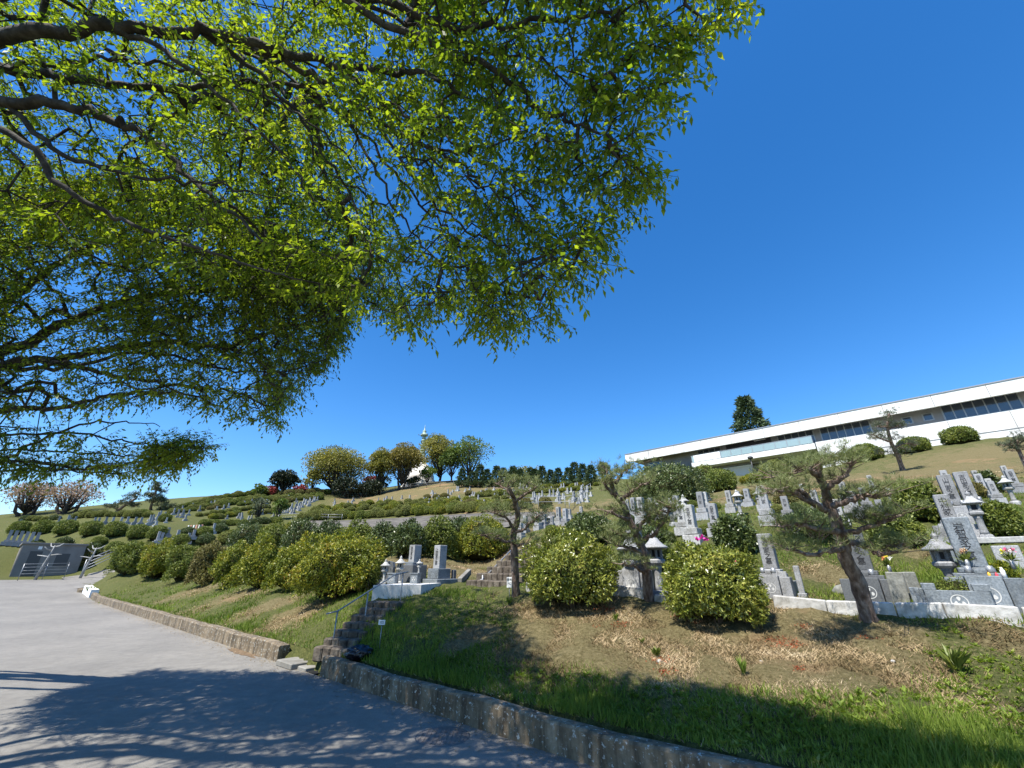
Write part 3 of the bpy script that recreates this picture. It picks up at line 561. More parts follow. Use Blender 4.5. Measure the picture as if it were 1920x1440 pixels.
dome(303, 978, 26, .9, 2, 'dark clipped dome standing alone right of the tall thin pine', None)
G2 = 'clipped azalea rows on the left slope'; lb2 = 'small clipped azalea in the terraced rows on the left slope'
dome_row([(330, 955), (372, 944), (420, 935), (470, 929), (640, 926)], 10.5, 13, .8, [0, 0, 2, 3], lb2, G2)
dome_row([(318, 964), (400, 950), (480, 941), (600, 938)], 10, 14, .8, [0, 0, 2], lb2, G2)
dome_row([(345, 961), (440, 949), (540, 942)], 15, 12, .7, [0, 2, 3], lb2, G2, skip=.15)
dome_row([(370, 968), (470, 956), (560, 950)], 14, 13, .7, [0, 2], lb2, G2, skip=.1)
dome_row([(350, 950), (420, 941), (480, 935), (600, 931)], 13, 12, .7, [0, 0, 2], lb2, G2, skip=.1)
dome_row([(380, 975), (470, 966), (520, 962)], 15, 16, .75, [0, 2, 4], lb2, G2, skip=.1)
dome_row([(376, 984), (440, 985), (530, 980)], 13, 17, .8, [2, 5], lb2, G2)
dome_row([(430, 1003), (560, 996)], 18, 22, .7, [4, 0], lb2, G2)
G3 = 'clipped azalea rows above the grey slope wall'; lb3 = 'olive clipped azalea in the rows above the grey slope wall'
dome_row([(562, 976), (660, 974), (760, 968), (860, 962), (935, 960)], 12.5, 17, .95, [0, 0, 4, 2], lb3, G3, jit=.25)
dome_row([(585, 963), (700, 957), (800, 955), (940, 952)], 14, 15, .75, [0, 4, 4], lb3, G3, jit=.3, skip=.1)
dome_row([(640, 951), (760, 945), (950, 937)], 18, 13, .7, [0, 4, 0], lb3, G3, jit=.4, skip=.2)
dome_row([(800, 936), (950, 924)], 20, 12, .7, [0, 3], lb3, G3, jit=.4, skip=.1)
dome_row([(600, 956), (700, 951), (960, 944)], 15, 13, .7, [0, 4], lb3, G3, jit=.3, skip=.15)
G4 = 'clipped azaleas in front of the conifer row'; lb4 = 'pale olive clipped azalea in front of the conifer row'
dome_row([(900, 932), (1010, 925), (1120, 918)], 13, 14, .65, [0, 4], lb4, G4, jit=.3)
dome_row([(1020, 916), (1120, 911)], 14, 13, .6, [0, 4], lb4, G4, jit=.3)
dome_row([(880, 956), (935, 958), (1040, 951)], 18, 20, .85, [0, 3, 3], lb4, G4, jit=.3, skip=.15)
for (x, y, w) in [(1238, 1002, 34), (1300, 952, 22), (1330, 1004, 30), (1362, 1004, 30), (1398, 990, 26), (1462, 962, 26), (1498, 962, 30), (1530, 945, 24), (1560, 968, 30), (1622, 948, 26), (1655, 1004, 34), (1710, 940, 28), (1180, 985, 30), (1255, 1018, 30), (1345, 955, 20), (1425, 942, 20), (1580, 1010, 36), (1760, 945, 26), (1860, 960, 26), (1780, 975, 26), (1035, 1003, 24), (1080, 990, 24)]:
    dome(x, y, w, .9, random.choice([0, 2, 5]), 'low leafy shrub between the inscribed gravestones of the right hand terraces', 'low shrubs between the right hand gravestones', 'low_shrub')
# round shrubs along the white building
for (x, y, w, hr, k, lb) in [(1820, 829, 76, .8, 2, 'big dark clipped dome before the white building, rightmost of three'), (1731, 846, 66, .8, 2, 'big clipped dome before the white building, between the thin pine and the rightmost dome'), (1640, 862, 68, .8, 2, 'big clipped dome before the white building, left of the thin pine'),
      (1362, 920, 62, .95, 2, 'round green shrub at the left end of the grass mound'), (1467, 895, 62, .8, 0, 'olive rounded shrub below the balcony'), (1425, 905, 56, .5, 4, 'low light green clump under the balcony wall'), (1405, 890, 30, .8, 4, 'small yellow green bush by the balcony lamp'), (1438, 885, 26, .8, 4, 'tiny yellow bush right of the balcony lamp'), (1585, 868, 40, .6, 0, 'low olive bush at the foot of the building behind the leaning pine')]:
    dome(x, y, w, hr, k, lb, None)

# ------------------------------------------------------------------ grave plots
def crest(parent, r, y, z, m='white_ink'):
    mb = MB(); V = []; n = 28
    for rr in (r, r*.88):
        for j in range(n): V.append((rr*math.cos(2*math.pi*j/n), y, z+rr*math.sin(2*math.pi*j/n)))
    mb.add(V, [(j, (j+1) % n, n+(j+1) % n, n+j) for j in range(n)])
    for k in range(3):
        a = math.pi/2+k*2*math.pi/3; c = (r*.42*math.cos(a), z+r*.42*math.sin(a)); pts = [(c[0]+r*.3*math.cos(2*math.pi*j/12)*(.7+.3*math.cos(2*math.pi*j/12-a)), y, c[1]+r*.3*math.sin(2*math.pi*j/12)) for j in range(12)]
        mb.add(pts, [tuple(range(12))])
    return mb.build('crest', M[m], parent)
def cup(parent, x, y, z, r=.035, h=.09, m='metal_rail'):
    mb = MB(); mb.lathe([(r*.8, 0), (r, h*.2), (r, h), (r*.75, h)], 12, (x, y, z)); return mb.build('flower_cup', M[m], parent)
def grave(px, py, label, base_h=.42, ph=.6, pw=.24, txt='家之墓', m='granite', group=None, t=None, side=True, ring=True, rz=None, ledge=.07, block=True, tsz=None, fwd=.0):
    """family gravestone: front block with crest, stepped base, tall inscribed pillar"""
    P = H(px, py) if t is None else W(px, py, t)
    e = empty('gravestone', (P[0], P[1], P[2]), ROT if rz is None else rz, label=label, cat='gravestone', group=group); k = pw/.24
    if block:
        mb = MB(); mb.box((0, .12*k, base_h/2-.03), (.3*k, .24*k, base_h-.06+.06), bev=.006); mb.build('front_block', M[m], e)
        if ring: crest(e, .085*k, -.003, base_h*.42)
        cup(e, -.09*k, .07*k, base_h); cup(e, .09*k, .07*k, base_h); mb = MB(); mb.box((0, .07*k, base_h+.02), (.1*k, .09*k, .05), bev=.004); mb.build('incense_box', M[m], e)
    if side:
        for sx in (-1, 1):
            mb = MB(); mb.box((sx*.245*k, .17*k, base_h*.46-.02), (.17*k, .26*k, base_h*.92), bev=.006); mb.build('side_block', M[m], e)
    mb = MB(); mb.box((0, .46*k, base_h*.35), (.66*k, .44*k, base_h*.7), bev=.008); mb.build('plinth', M[m], e)
    mb = MB(); mb.box((0, .46*k, base_h*.7+base_h*.15), (.44*k, .36*k, base_h*.3), bev=.008); mb.build('upper_base', M[m], e)
    mb = MB(); mb.box((0, .46*k, base_h+ledge/2), (.32*k, .3*k, ledge), bev=.012); mb.build('ledge', M[m], e)
    pb = base_h+ledge; mb = MB(); mb.box((0, .46*k, pb+ph/2), (pw, pw, ph), bev=.01); pl = mb.build('pillar', M[m], e)
    n = len(txt); sz = tsz or min(ph/(n+.6)*1.0, pw*.62); put_text(txt, sz, M['ink'], (0, .46*k-pw/2-.0015, pb+ph/2), pl, True, name='inscription')
    return e
def lantern(px, py, h, label, m='granite', group=None, t=None, sq=False, name='stone_lantern', P=None):
    P = (H(px, py) if t is None else W(px, py, t)) if P is None else P; e = empty(name, P, ROT, label=label, cat='stone lantern', group=group); n = 4 if sq else 6; rr = math.pi/4 if sq else 0; k = h
    mb = MB(); mb.lathe([(.15*k, -.05*k), (.15*k, .05*k), (.13*k, .09*k), (.09*k, .11*k)], n, sm=False, rot=rr); mb.build('base', M[m], e)
    mb = MB(); mb.lathe([(.08*k, .1*k), (.065*k, .16*k), (.055*k, .3*k), (.065*k, .42*k), (.08*k, .46*k)], 14); mb.build('post', M[m], e)
    mb = MB(); mb.lathe([(.08*k, .455*k), (.145*k, .5*k), (.15*k, .54*k), (.13*k, .56*k)], n, sm=False, rot=rr); mb.build('platform', M[m], e)
    mb = MB(); w = .1*k
    for a in range(n):
        an = rr+2*math.pi*a/n; mb.box((w*math.cos(an)*.95, w*math.sin(an)*.95, .64*k), (.035*k, .035*k, .165*k), an)
    mb.lathe([(w*.98, .558*k), (w*.98, .59*k)], n, sm=False, rot=rr); mb.lathe([(w*.98, .695*k), (w*.98, .722*k)], n, sm=False, rot=rr); fb = mb.build('fire_box', M[m], e)
    mb = MB(); mb.lathe([(w*.7, .56*k), (w*.7, .72*k)], n, sm=False, rot=rr); mb.build('inner_dark', M['ink'], fb)
    mb = MB(); mb.lathe([(.2*k, .715*k), (.215*k, .735*k), (.2*k, .75*k), (.14*k, .785*k), (.085*k, .84*k), (.06*k, .88*k), (.05*k, .885*k)], n if sq else 18, sm=not sq, rot=rr); mb.build('cap', M[m], e)
    mb = MB(); mb.lathe([(.05*k, .88*k), (.03*k, .895*k), (.05*k, .92*k), (.045*k, .945*k), (.015*k, .975*k), (.004*k, 1.0*k)], 14); mb.build('finial', M[m], e)
    return e
def slab(px, py, w, d, h, label, m='granite', tilt=0.0, name='stone_tablet', cat='stone tablet', rz=None, t=None, group=None, bev=.01, base=True):
    P = H(px, py) if t is None else W(px, py, t); e = empty(name, P, ROT if rz is None else rz, label=label, cat=cat, group=group)
    mb = MB(); mb.box((0, 0, h/2-.02), (w, d, h+.04), bev=bev); o = mb.build('slab', M[m], e); o.rotation_euler = (0, tilt, 0)
    if base: mb = MB(); mb.box((0, 0, .0), (w*1.5, d*1.6, .09), bev=.008); mb.build('foot', M[m], e)
    return e
# whitish curb in front of the terrace
CURB = [(1452, 1143, 6.5), (1553, 1150, 6.1), (1684, 1156, 5.65), (1778, 1162, 5.3), (1925, 1173, 4.95), (2150, 1192, 4.4)]
def curb(a, b, label, hh=.17, th=.16, gap=.012, m='curb_stone', dz=0.0, up=None):
    A = W(*a); B = W(*b); A[2] = g1(A[0], A[1]) if up is None else A[2]; B[2] = g1(B[0], B[1]) if up is None else B[2]; d = B-A; L = np.hypot(d[0], d[1]); e = empty('curb_stone', A, math.atan2(d[1], d[0]), label=label, cat='curb stone')
    mb = MB(); mb.box((L/2, th/2, (hh-.1)/2+dz), (L-gap, th, hh+.1), bev=.012); o = mb.build('stone', M[m], e); o.rotation_euler = (0, -math.atan2(d[2], L), 0); return e
for i, lb in enumerate(['whitish curb stone between the round shrub and the leaning pine', 'whitish curb stone behind the foot of the leaning pine, with branch shadows', 'whitish curb stone with grass before it, between leaning pine and the ringed grave front', 'whitish curb stone under the blue grey grave front at the right edge', 'whitish curb stone running out of the right edge']):
    curb(CURB[i], CURB[i+1], lb)
curb((985, 1113, 8.5), (1062, 1118, 8.0), 'whitish curb stone between the slender pine and the left round shrub')
curb((1130, 1122, 7.75), (1212, 1124, 7.3), 'whitish plinth stone under the crested grave front by the second pine', hh=.2)
curb((1226, 1126, 7.25), (1300, 1130, 7.0), 'whitish curb stone below the stone lantern right of the second pine', hh=.12)
# right edge plot
gD = grave(1870, 1147, 'large blue grey family gravestone at the right edge, white and red offerings at its foot', .44, .66, .27, '岩智家之墓', 'granite_blue', t=None)
e = empty('grave_kerb', H(1790, 1146)+KN.tolist()[0]*0, ROT, label='wide blue grey stone plot front with carved ring and a small box hedge on it', cat='plot front')
Pq = H(1808, 1150); e.location = tuple(Pq)
mb = MB(); mb.box((0, .06, .13), (.62, .12, .26), bev=.006); mb.box((-.25, .07, .3), (.14, .14, .085), bev=.006); mb.box((.25, .07, .3), (.16, .14, .085), bev=.006); mb.build('front_wall', M['granite_blue'], e); crest(e, .085, -.003, .13)
mb = MB(); [mb.box((-.33-.05*k, .1+.09*k, .14), (.05, .12, .28), bev=.006) for k in range(3)]; mb.build('side_posts', M['granite_blue'], e)
me = shrub_mesh('box_hedge', M['az_grn'], .17, .14, .12, 260, 4, .035, .014, .1, 300); place_mesh('clipped_hedge', me, Pq+np.array([KN[0]*.2, KN[1]*.2, .2]), ROT, label='small box hedge planted inside the blue grey plot front', cat='shrub')
P = H(1793, 1112); lantern(0, 0, .95, 'grey stone lantern with broad rounded cap left of the largest right hand gravestone', 'granite', P=P+np.array([0, 0, -.12]))
# leaning pine plot
grave(1638, 1134, 'dark grey family gravestone with a crest ring right beside the leaning pine trunk', .4, .62, .245, '大元家之墓', 'granite_dark')
slab(1692, 1132, .2, .05, .42, 'dark grey tablet leaning beside the crested gravestone by the pine', 'granite_olive', .05, base=False)
slab(1716, 1118, .17, .12, .33, 'short weathered stone post standing in the grass right of the leaning pine', 'granite_olive', -.02, 'stone_post', 'stone post', rz=ROT+.6)
# plot behind the right round shrub
grave(1450, 1122, 'light grey family gravestone above the right round shrub, with blank tablets to its right', .37, .58, .215, '廣岡家之墓', 'granite')
slab(1477, 1119, .13, .06, .38, 'plain pale grey tablet right next to the light gravestone', 'granite', 0, base=False)
slab(1506, 1118, .085, .07, .46, 'thin pale post with a small dark square at its foot, above the curb', 'granite', 0, 'stone_post', 'stone post')
mb = MB(); Pq = H(1590, 1112); mb.lathe([(.16, -.05), (.19, .03), (.13, .11), (.03, .14)], 9, Pq, sq=lambda a, z: .2*math.sin(3*a)); tag(mb.build('boulder', M['granite_olive']), 'grey boulder in the grass left of the leaning pine trunk', 'boulder')
# plot behind the second pine
grave(1186, 1119, 'grey gravestone with two carved rings, half hidden behind the left round shrub', .5, .62, .25, '今井家之墓', 'granite', rz=ROT+.12)
lantern(1182, 1121, 1.12, 'stone lantern standing before the ringed gravestone, left of the second pine', P=H(1190, 1120)+np.array([0.02, .1, 0]))
lantern(1243, 1121, 1.16, 'free standing stone lantern between the second pine and the right round shrub', P=H(1243, 1121)+np.array([0, .1, 0]))
slab(1223, 1112, .12, .2, .55, 'dark side slab just behind the second pine trunk', 'granite_dark', base=False)
slab(1002, 1106, .12, .1, .22, 'short pale stone post at the left flank of the left round shrub', 'granite_light', 0, 'stone_post', 'stone post')
# left plots at the head of the steps
pb0 = SB+KN*.25
def plotbox(c, w, d, h, z, nm, lb, m):
    e = empty(nm, (c[0], c[1], z), ROT, label=lb, cat='plot front'); mb = MB(); mb.box((0, 0, h/2-.1), (w, d, h+.2), bev=.01); mb.build('blocks', M[m], e); return e
PL = W(700, 1118, 9.5); PRr = W(795, 1116, 10.2); 
def on(px, py, t): P = W(px, py, t); return P
zt = W(745, 1096, 9.2)[2]
e = empty('grave_platform', (0, 0, 0), label='whitish stone base of the left grave plot at the head of the steps', cat='plot base'); A = W(697, 1121, 8.75); B = W(788, 1119, 9.0); C2 = W(850, 1108, 11.2); D2 = W(770, 1098, 12)
mb = MB(); vs = []
for z in (-.9, zt):
    for q in (A, B, B+np.array([.25, 1.2, 0]), A+np.array([.3, 1.3, 0])): vs.append((q[0], q[1], z))
mb.add(vs, [(3, 2, 1, 0), (4, 5, 6, 7), (0, 1, 5, 4), (1, 2, 6, 5), (2, 3, 7, 6), (3, 0, 4, 7)]); mb.build('stone_base', M['granite_pale'], e)
for px, lb in ((736, 'left of two dark stone gateposts with carved rings on the whitish plot base'), (778, 'right of two dark stone gateposts with carved rings on the whitish plot base')):
    q = W(px, 1097, 9.75); e = empty('gatepost', (q[0], q[1], zt), ROT+.35, label=lb, cat='gatepost'); mb = MB(); mb.box((0, 0, .1), (.2, .16, .2), bev=.006); mb.box((0, 0, .215), (.24, .18, .03), bev=.004); mb.build('block', M['granite_blue'], e); crest(e, .055, -.083, .1)
q = W(716, 1098, 9.7); lantern(0, 0, .56, 'small stone lantern, left of the pair on the whitish plot base', 'granite_light', P=np.array([q[0], q[1]+.12, zt-.02]))
q = W(741, 1090, 9.9); lantern(0, 0, .64, 'small stone lantern, right of the pair, beside the dark rounded tablet', 'granite_light', P=np.array([q[0]+.05, q[1]+.15, zt-.02]))
q = W(782, 1090, 9.9); lantern(0, 0, .36, 'low snow viewing stone lantern with broad white roof on the gatepost', 'granite_light', sq=True, P=np.array([q[0], q[1]+.1, zt+.18]))
q = W(726, 1080, 10.4); e = empty('memorial_tablet', (q[0], q[1], zt), ROT+.3, label='dark blue polished tablet with rounded top between the small lanterns', cat='memorial tablet'); mb = MB(); vs = []
for y in (-.05, .05):
    for (a, b) in [(-.2, 0), (.17, 0), (.2, .36), (.16, .47), (.0, .5), (-.14, .46), (-.2, .34)]: vs.append((a, y, b))
mb.add(vs, [tuple(range(7)), tuple(reversed(range(7, 14)))]+[(i, i+7, (i+1) % 7+7, (i+1) % 7) for i in range(7)]); mb.build('slab', M['granite_dark'], e); mb = MB(); mb.box((0, 0, .02), (.5, .25, .1), bev=.01); mb.build('foot', M['granite_blue'], e)
q = W(760, 1078, 10.6); e = empty('stone_block', (q[0], q[1], zt), ROT+.1, label='broad dark stone block behind the low lantern, carrying the left tall pillar', cat='stone block'); mb = MB(); mb.box((.1, .1, .2), (.62, .5, .42), bev=.01); mb.build('block', M['granite_dark'], e)
def pillar_only(px, pyb, t, h, w, lb, txt, m='granite_dark', yaw=.0, base=None):
    q = W(px, pyb, t); e = empty('gravestone', q, ROT+yaw, label=lb, cat='gravestone'); mb = MB(); mb.box((0, 0, h/2), (w, w, h), bev=.008); p = mb.build('pillar', M[m], e); put_text(txt, min(h/(len(txt)+.8), w*.7), M['ink'], (0, -w/2-.0015, h/2), p, True, name='inscription')
    if base:
        for (bw, bh, z) in base: mb = MB(); mb.box((0, 0, z+bh/2), (bw, bw, bh), bev=.01); mb.build('base', M['granite_blue'], e)
    return e
pillar_only(777, 1054, 10.9, .42, .23, 'left of two tall square gravestones behind the small lanterns, text on its bright face', '野村家之墓', 'granite', base=[(.34, .4, -.4)])
pillar_only(824, 1066, 10.7, .56, .24, 'right of two tall square gravestones behind the small lanterns, on a stepped dark base', '上田家之墓', 'granite', base=[(.42, .24, -.24), (.7, .26, -.5)])
slab(850, 1092, .1, .1, .3, 'small dark post at the right end of the left grave plot', 'granite_dark', 0, 'stone_post', 'stone post', base=False)
q0_ = W(862, 1090, 10.6); q1_ = W(880, 1072, 12.2); mb = MB(); dq = q1_-q0_; Lq = float(np.linalg.norm(dq)); e = empty('ramp_edge', (q0_+q1_)/2, math.atan2(dq[1], dq[0]), label='slanting pale concrete edging right of the left grave plot', cat='edging'); mb.box((0, 0, 0), (Lq, .12, .16), bev=.01); o = mb.build('edging', M['concrete'], e); o.rotation_euler = (0, -math.atan2(dq[2], np.hypot(dq[0], dq[1])), 0)
# twin gravestones higher at the right
grave(1812, 985, 'left one of twin inscribed gravestones above the large right hand lantern', .42, .62, .235, '山口家之墓', 'granite', ring=True)
grave(1845, 978, 'right one of twin inscribed gravestones, red flags at its foot', .42, .62, .235, '吉田家之墓', 'granite', ring=True)
grave(1802, 1015, 'grey gravestone half hidden behind the olive shrub, below the twin stones', .35, .5, .23, '中村家', 'granite', ring=False)
lantern(1852, 1012, .9, 'broad roofed stone lantern right behind the largest right hand gravestone', sq=True)
slab(1900, 1062, .3, .06, .3, 'pale blue grey tablet with a ring at the right edge behind the flowers', 'granite', base=False)
slab(1783, 1058, .42, .3, .3, 'grey flat topped tomb block behind the right hand lantern', 'granite_blue', base=False, name='tomb_block', cat='tomb block')
mb = MB(); A = W(1890, 1012, 7.2); mb.box((A[0]+.3, A[1], g1(A[0], A[1])+.12), (1.6, .14, .1), ROT, bev=.01); tag(mb.build('stone_rail', M['granite_light']), 'white horizontal stone rail at the right edge behind the big gravestone', 'stone rail')
# middle distance gravestones and lanterns
mid_src = []
for k, (tx, m) in enumerate([('森家之墓', 'granite'), ('林家之墓', 'granite_light'), ('西川家', 'granite'), ('原家之墓', 'granite_light')]):
    e = empty('gravestone', (0, 0, -50), ROT); 
    mb = MB(); mb.box((0, .06, .11), (.5, .5, .28), bev=.01); mb.build('plinth', M[m], e); mb = MB(); mb.box((0, .06, .35), (.4, .4, .16), bev=.01); mb.build('upper_base', M[m], e)
    mb = MB(); mb.box((0, .06, .73), (.25, .25, .62), bev=.012); p = mb.build('pillar', M[m], e); put_text(tx, .13, M['ink'], (0, -.067, .73), p, True, name='inscription'); mid_src.append(e)
MG = 'gravestones crowding the lower right terraces'
MID = [(1272, 972, 1, ''), (1283, 1003, 1, ''), (1320, 975, 1, ''), (1325, 958, .9, ''), (1345, 1006, 1, ''), (1372, 962, .85, ''), (1405, 950, .85, ''), (1436, 958, 1, ''), (1388, 950, .7, ''), (1330, 940, .6, ''), (1443, 985, 1, ''),
       (1302, 1022, 1.15, ''), (1190, 975, 1, ''), (1205, 985, 1.1, ''), (1178, 965, .9, ''), (1222, 965, .8, ''), (1248, 970, .9, ''), (975, 1012, .85, ''), (984, 1000, .9, ''), (1008, 995, .9, ''), (1020, 992, .9, ''), (1047, 985, 1, ''), (1060, 986, 1, ''), (1068, 975, .8, ''), (1035, 990, .6, ''), (1090, 972, .7, ''), (1085, 980, .6, ''),
       (1590, 945, .8, ''), (1612, 972, .7, ''), (1595, 962, .6, ''), (1680, 955, .7, ''), (1640, 925, .8, ''), (1630, 960, .8, ''), (1700, 945, .6, ''), (1785, 925, .85, ''), (1840, 915, .7, ''), (1850, 930, .8, ''), (1868, 935, .6, ''), (1875, 945, .7, ''), (1895, 905, .85, ''), (1912, 925, .9, ''), (1580, 985, .8, ''), (1660, 980, .7, ''), (1535, 960, .7, ''), (1560, 980, .8, ''), (1508, 935, .7, ''), (1480, 975, .8, '')]
first = [True]*4
for i, (x, y, sc, _) in enumerate(MID):
    k = i % 4; o = mid_src[k] if first[k] else copy_tree(mid_src[k]); first[k] = False; P = H(x, y); o.location = tuple(P); o.scale = (sc*.8*random.uniform(.9, 1.1),)*2+(sc*.8*random.uniform(.9, 1.15),); o.rotation_euler[2] = ROT+random.uniform(-.06, .06)
    lb = 'grey inscribed gravestone in the crowded terraces left of the leaning pine' if 1170 < x < 1490 else ('small pale gravestone in the short row behind the left round shrub' if x < 1100 else 'small grey gravestone among the shrubs below the grass mound at right')
    tag(o, lb, 'gravestone', {0: MG, 1: 'gravestones behind the left round shrub', 2: 'gravestones below the grass mound'}[0 if 1170 < x < 1490 else (1 if x < 1100 else 2)])
LT = [(1290, 1000, .95, 'small stone lantern with bright cap above the magenta bloom, in front of a second one'), (1288, 978, .9, 'small stone lantern just behind the one above the magenta bloom'), (1262, 985, .9, 'grey lantern left of the two stacked lanterns in the crowded terraces'), (1232, 975, .8, 'grey lantern behind the branches of the second pine'), (1390, 968, .8, 'white capped lantern among gravestones below the round green shrub'), (1428, 958, .7, 'tiny dark capped lantern by the tallest crowded gravestones'), (1905, 945, .7, 'small lantern among stones near the right edge'), (1030, 990, .6, 'tiny lantern in the short row behind the left round shrub')]
for (x, y, h, lb) in LT: lantern(x, y, h, lb, 'granite_light')
# far gravestones: one shared mesh each
def far_mesh(w, h, m):
    mb = MB(); mb.box((0, 0, .12), (.7, .7, .34)); mb.box((0, 0, .36), (.42, .42, .16)); mb.box((0, 0, .43+h/2), (w, w, h)); o = mb.build('far_gravestone', M[m]); me = o.data; bpy.data.objects.remove(o); return me
far_me = [far_mesh(.26, .75, 'granite_light'), far_mesh(.25, .62, 'granite'), far_mesh(.3, .5, 'granite_light'), far_mesh(.24, .9, 'granite')]
def far_stones(poly, n, label, group, sc=(.8, 1.15), slant=False):
    xs = [p[0] for p in poly]; ys = [p[1] for p in poly]; c = 0
    while c < n:
        x = random.uniform(min(xs), max(xs)); y = random.uniform(min(ys), max(ys))
        if not inpoly(np.array([x]), np.array([y]), poly)[0]: continue
        P = H(x, y); s = random.uniform(*sc)*.68; place_mesh('gravestone', random.choice(far_me), (P[0], P[1], P[2]-.05), ROT+random.uniform(-.1, .1), (s, s, s), label, 'gravestone', group); c += 1
far_stones([(520, 968), (548, 965), (600, 938), (575, 938)], 34, 'weathered grey gravestone in the steep cluster left of the grey slope wall', 'steep gravestone cluster')
far_stones([(605, 946), (690, 936), (770, 930), (770, 938), (640, 950)], 14, 'small pale gravestone in the thin line above the azalea rows', 'thin line of gravestones')
far_stones([(780, 945), (800, 925), (960, 912), (960, 948), (860, 952)], 44, 'pale gravestone below the mown slope with the fence', 'gravestones below the mown slope')
far_stones([(960, 945), (960, 915), (1080, 908), (1120, 930), (1100, 945), (1040, 950)], 60, 'pale gravestone between the azaleas below the conifer row', 'gravestones below the conifer row')
far_stones([(320, 962), (400, 942), (560, 930), (560, 942), (400, 960), (330, 972)], 34, 'tiny grey gravestone between azalea rows on the left slope', 'gravestones on the left slope')
far_stones([(400, 975), (500, 960), (520, 975), (440, 985)], 10, 'tiny gravestone low on the left slope above the dark hedge', 'gravestones low on the left slope')
far_stones([(270, 975), (300, 968), (345, 960), (350, 978), (290, 990)], 14, 'small gravestone beside the tall thin pine on the left skyline', 'gravestones by the thin pine')
for i in range(9): P = H(172+i*13+random.uniform(-3, 3), 984+random.uniform(-1, 1)); place_mesh('gravestone', far_me[1], P, ROT, (.85,)*3, 'gravestone in the shaded row behind the azalea domes above the toilet block', 'gravestone', 'shaded row of gravestones')
for i in range(6): P = H(10+i*10.5, 1022+i*.8); place_mesh('gravestone', far_me[3], P, ROT, (.95,)*3, 'leaning looking dark gravestone in the row just above the toilet block roof', 'gravestone', 'row above the toilet block')
for x, y in [(107, 984), (125, 980), (133, 974), (137, 985), (35, 985), (292, 1022), (300, 1018), (340, 1020), (350, 1020), (312, 1008), (360, 1012), (372, 1000), (398, 1001), (330, 1014)]: P = H(x, y); place_mesh('gravestone', far_me[random.randrange(4)], P, ROT, (.85,)*3, 'single gravestone showing between the azaleas above and right of the toilet block', 'gravestone', 'scattered stones near the toilet block')
def barrier(P, n=6):
    e = empty('barrier', P, ROT+.3, label='red and white striped row of small posts on the left grass slope', cat='barrier')
    for i in range(n): mb = MB(); mb.box((i*.5, 0, .2), (.16, .1, .4), bev=.02); mb.build('post', mat('red white %d' % i, (.65, .3, .25) if i % 2 else (.8, .78, .75), 3, .6), e)
    return e
barrier(H(352, 992))

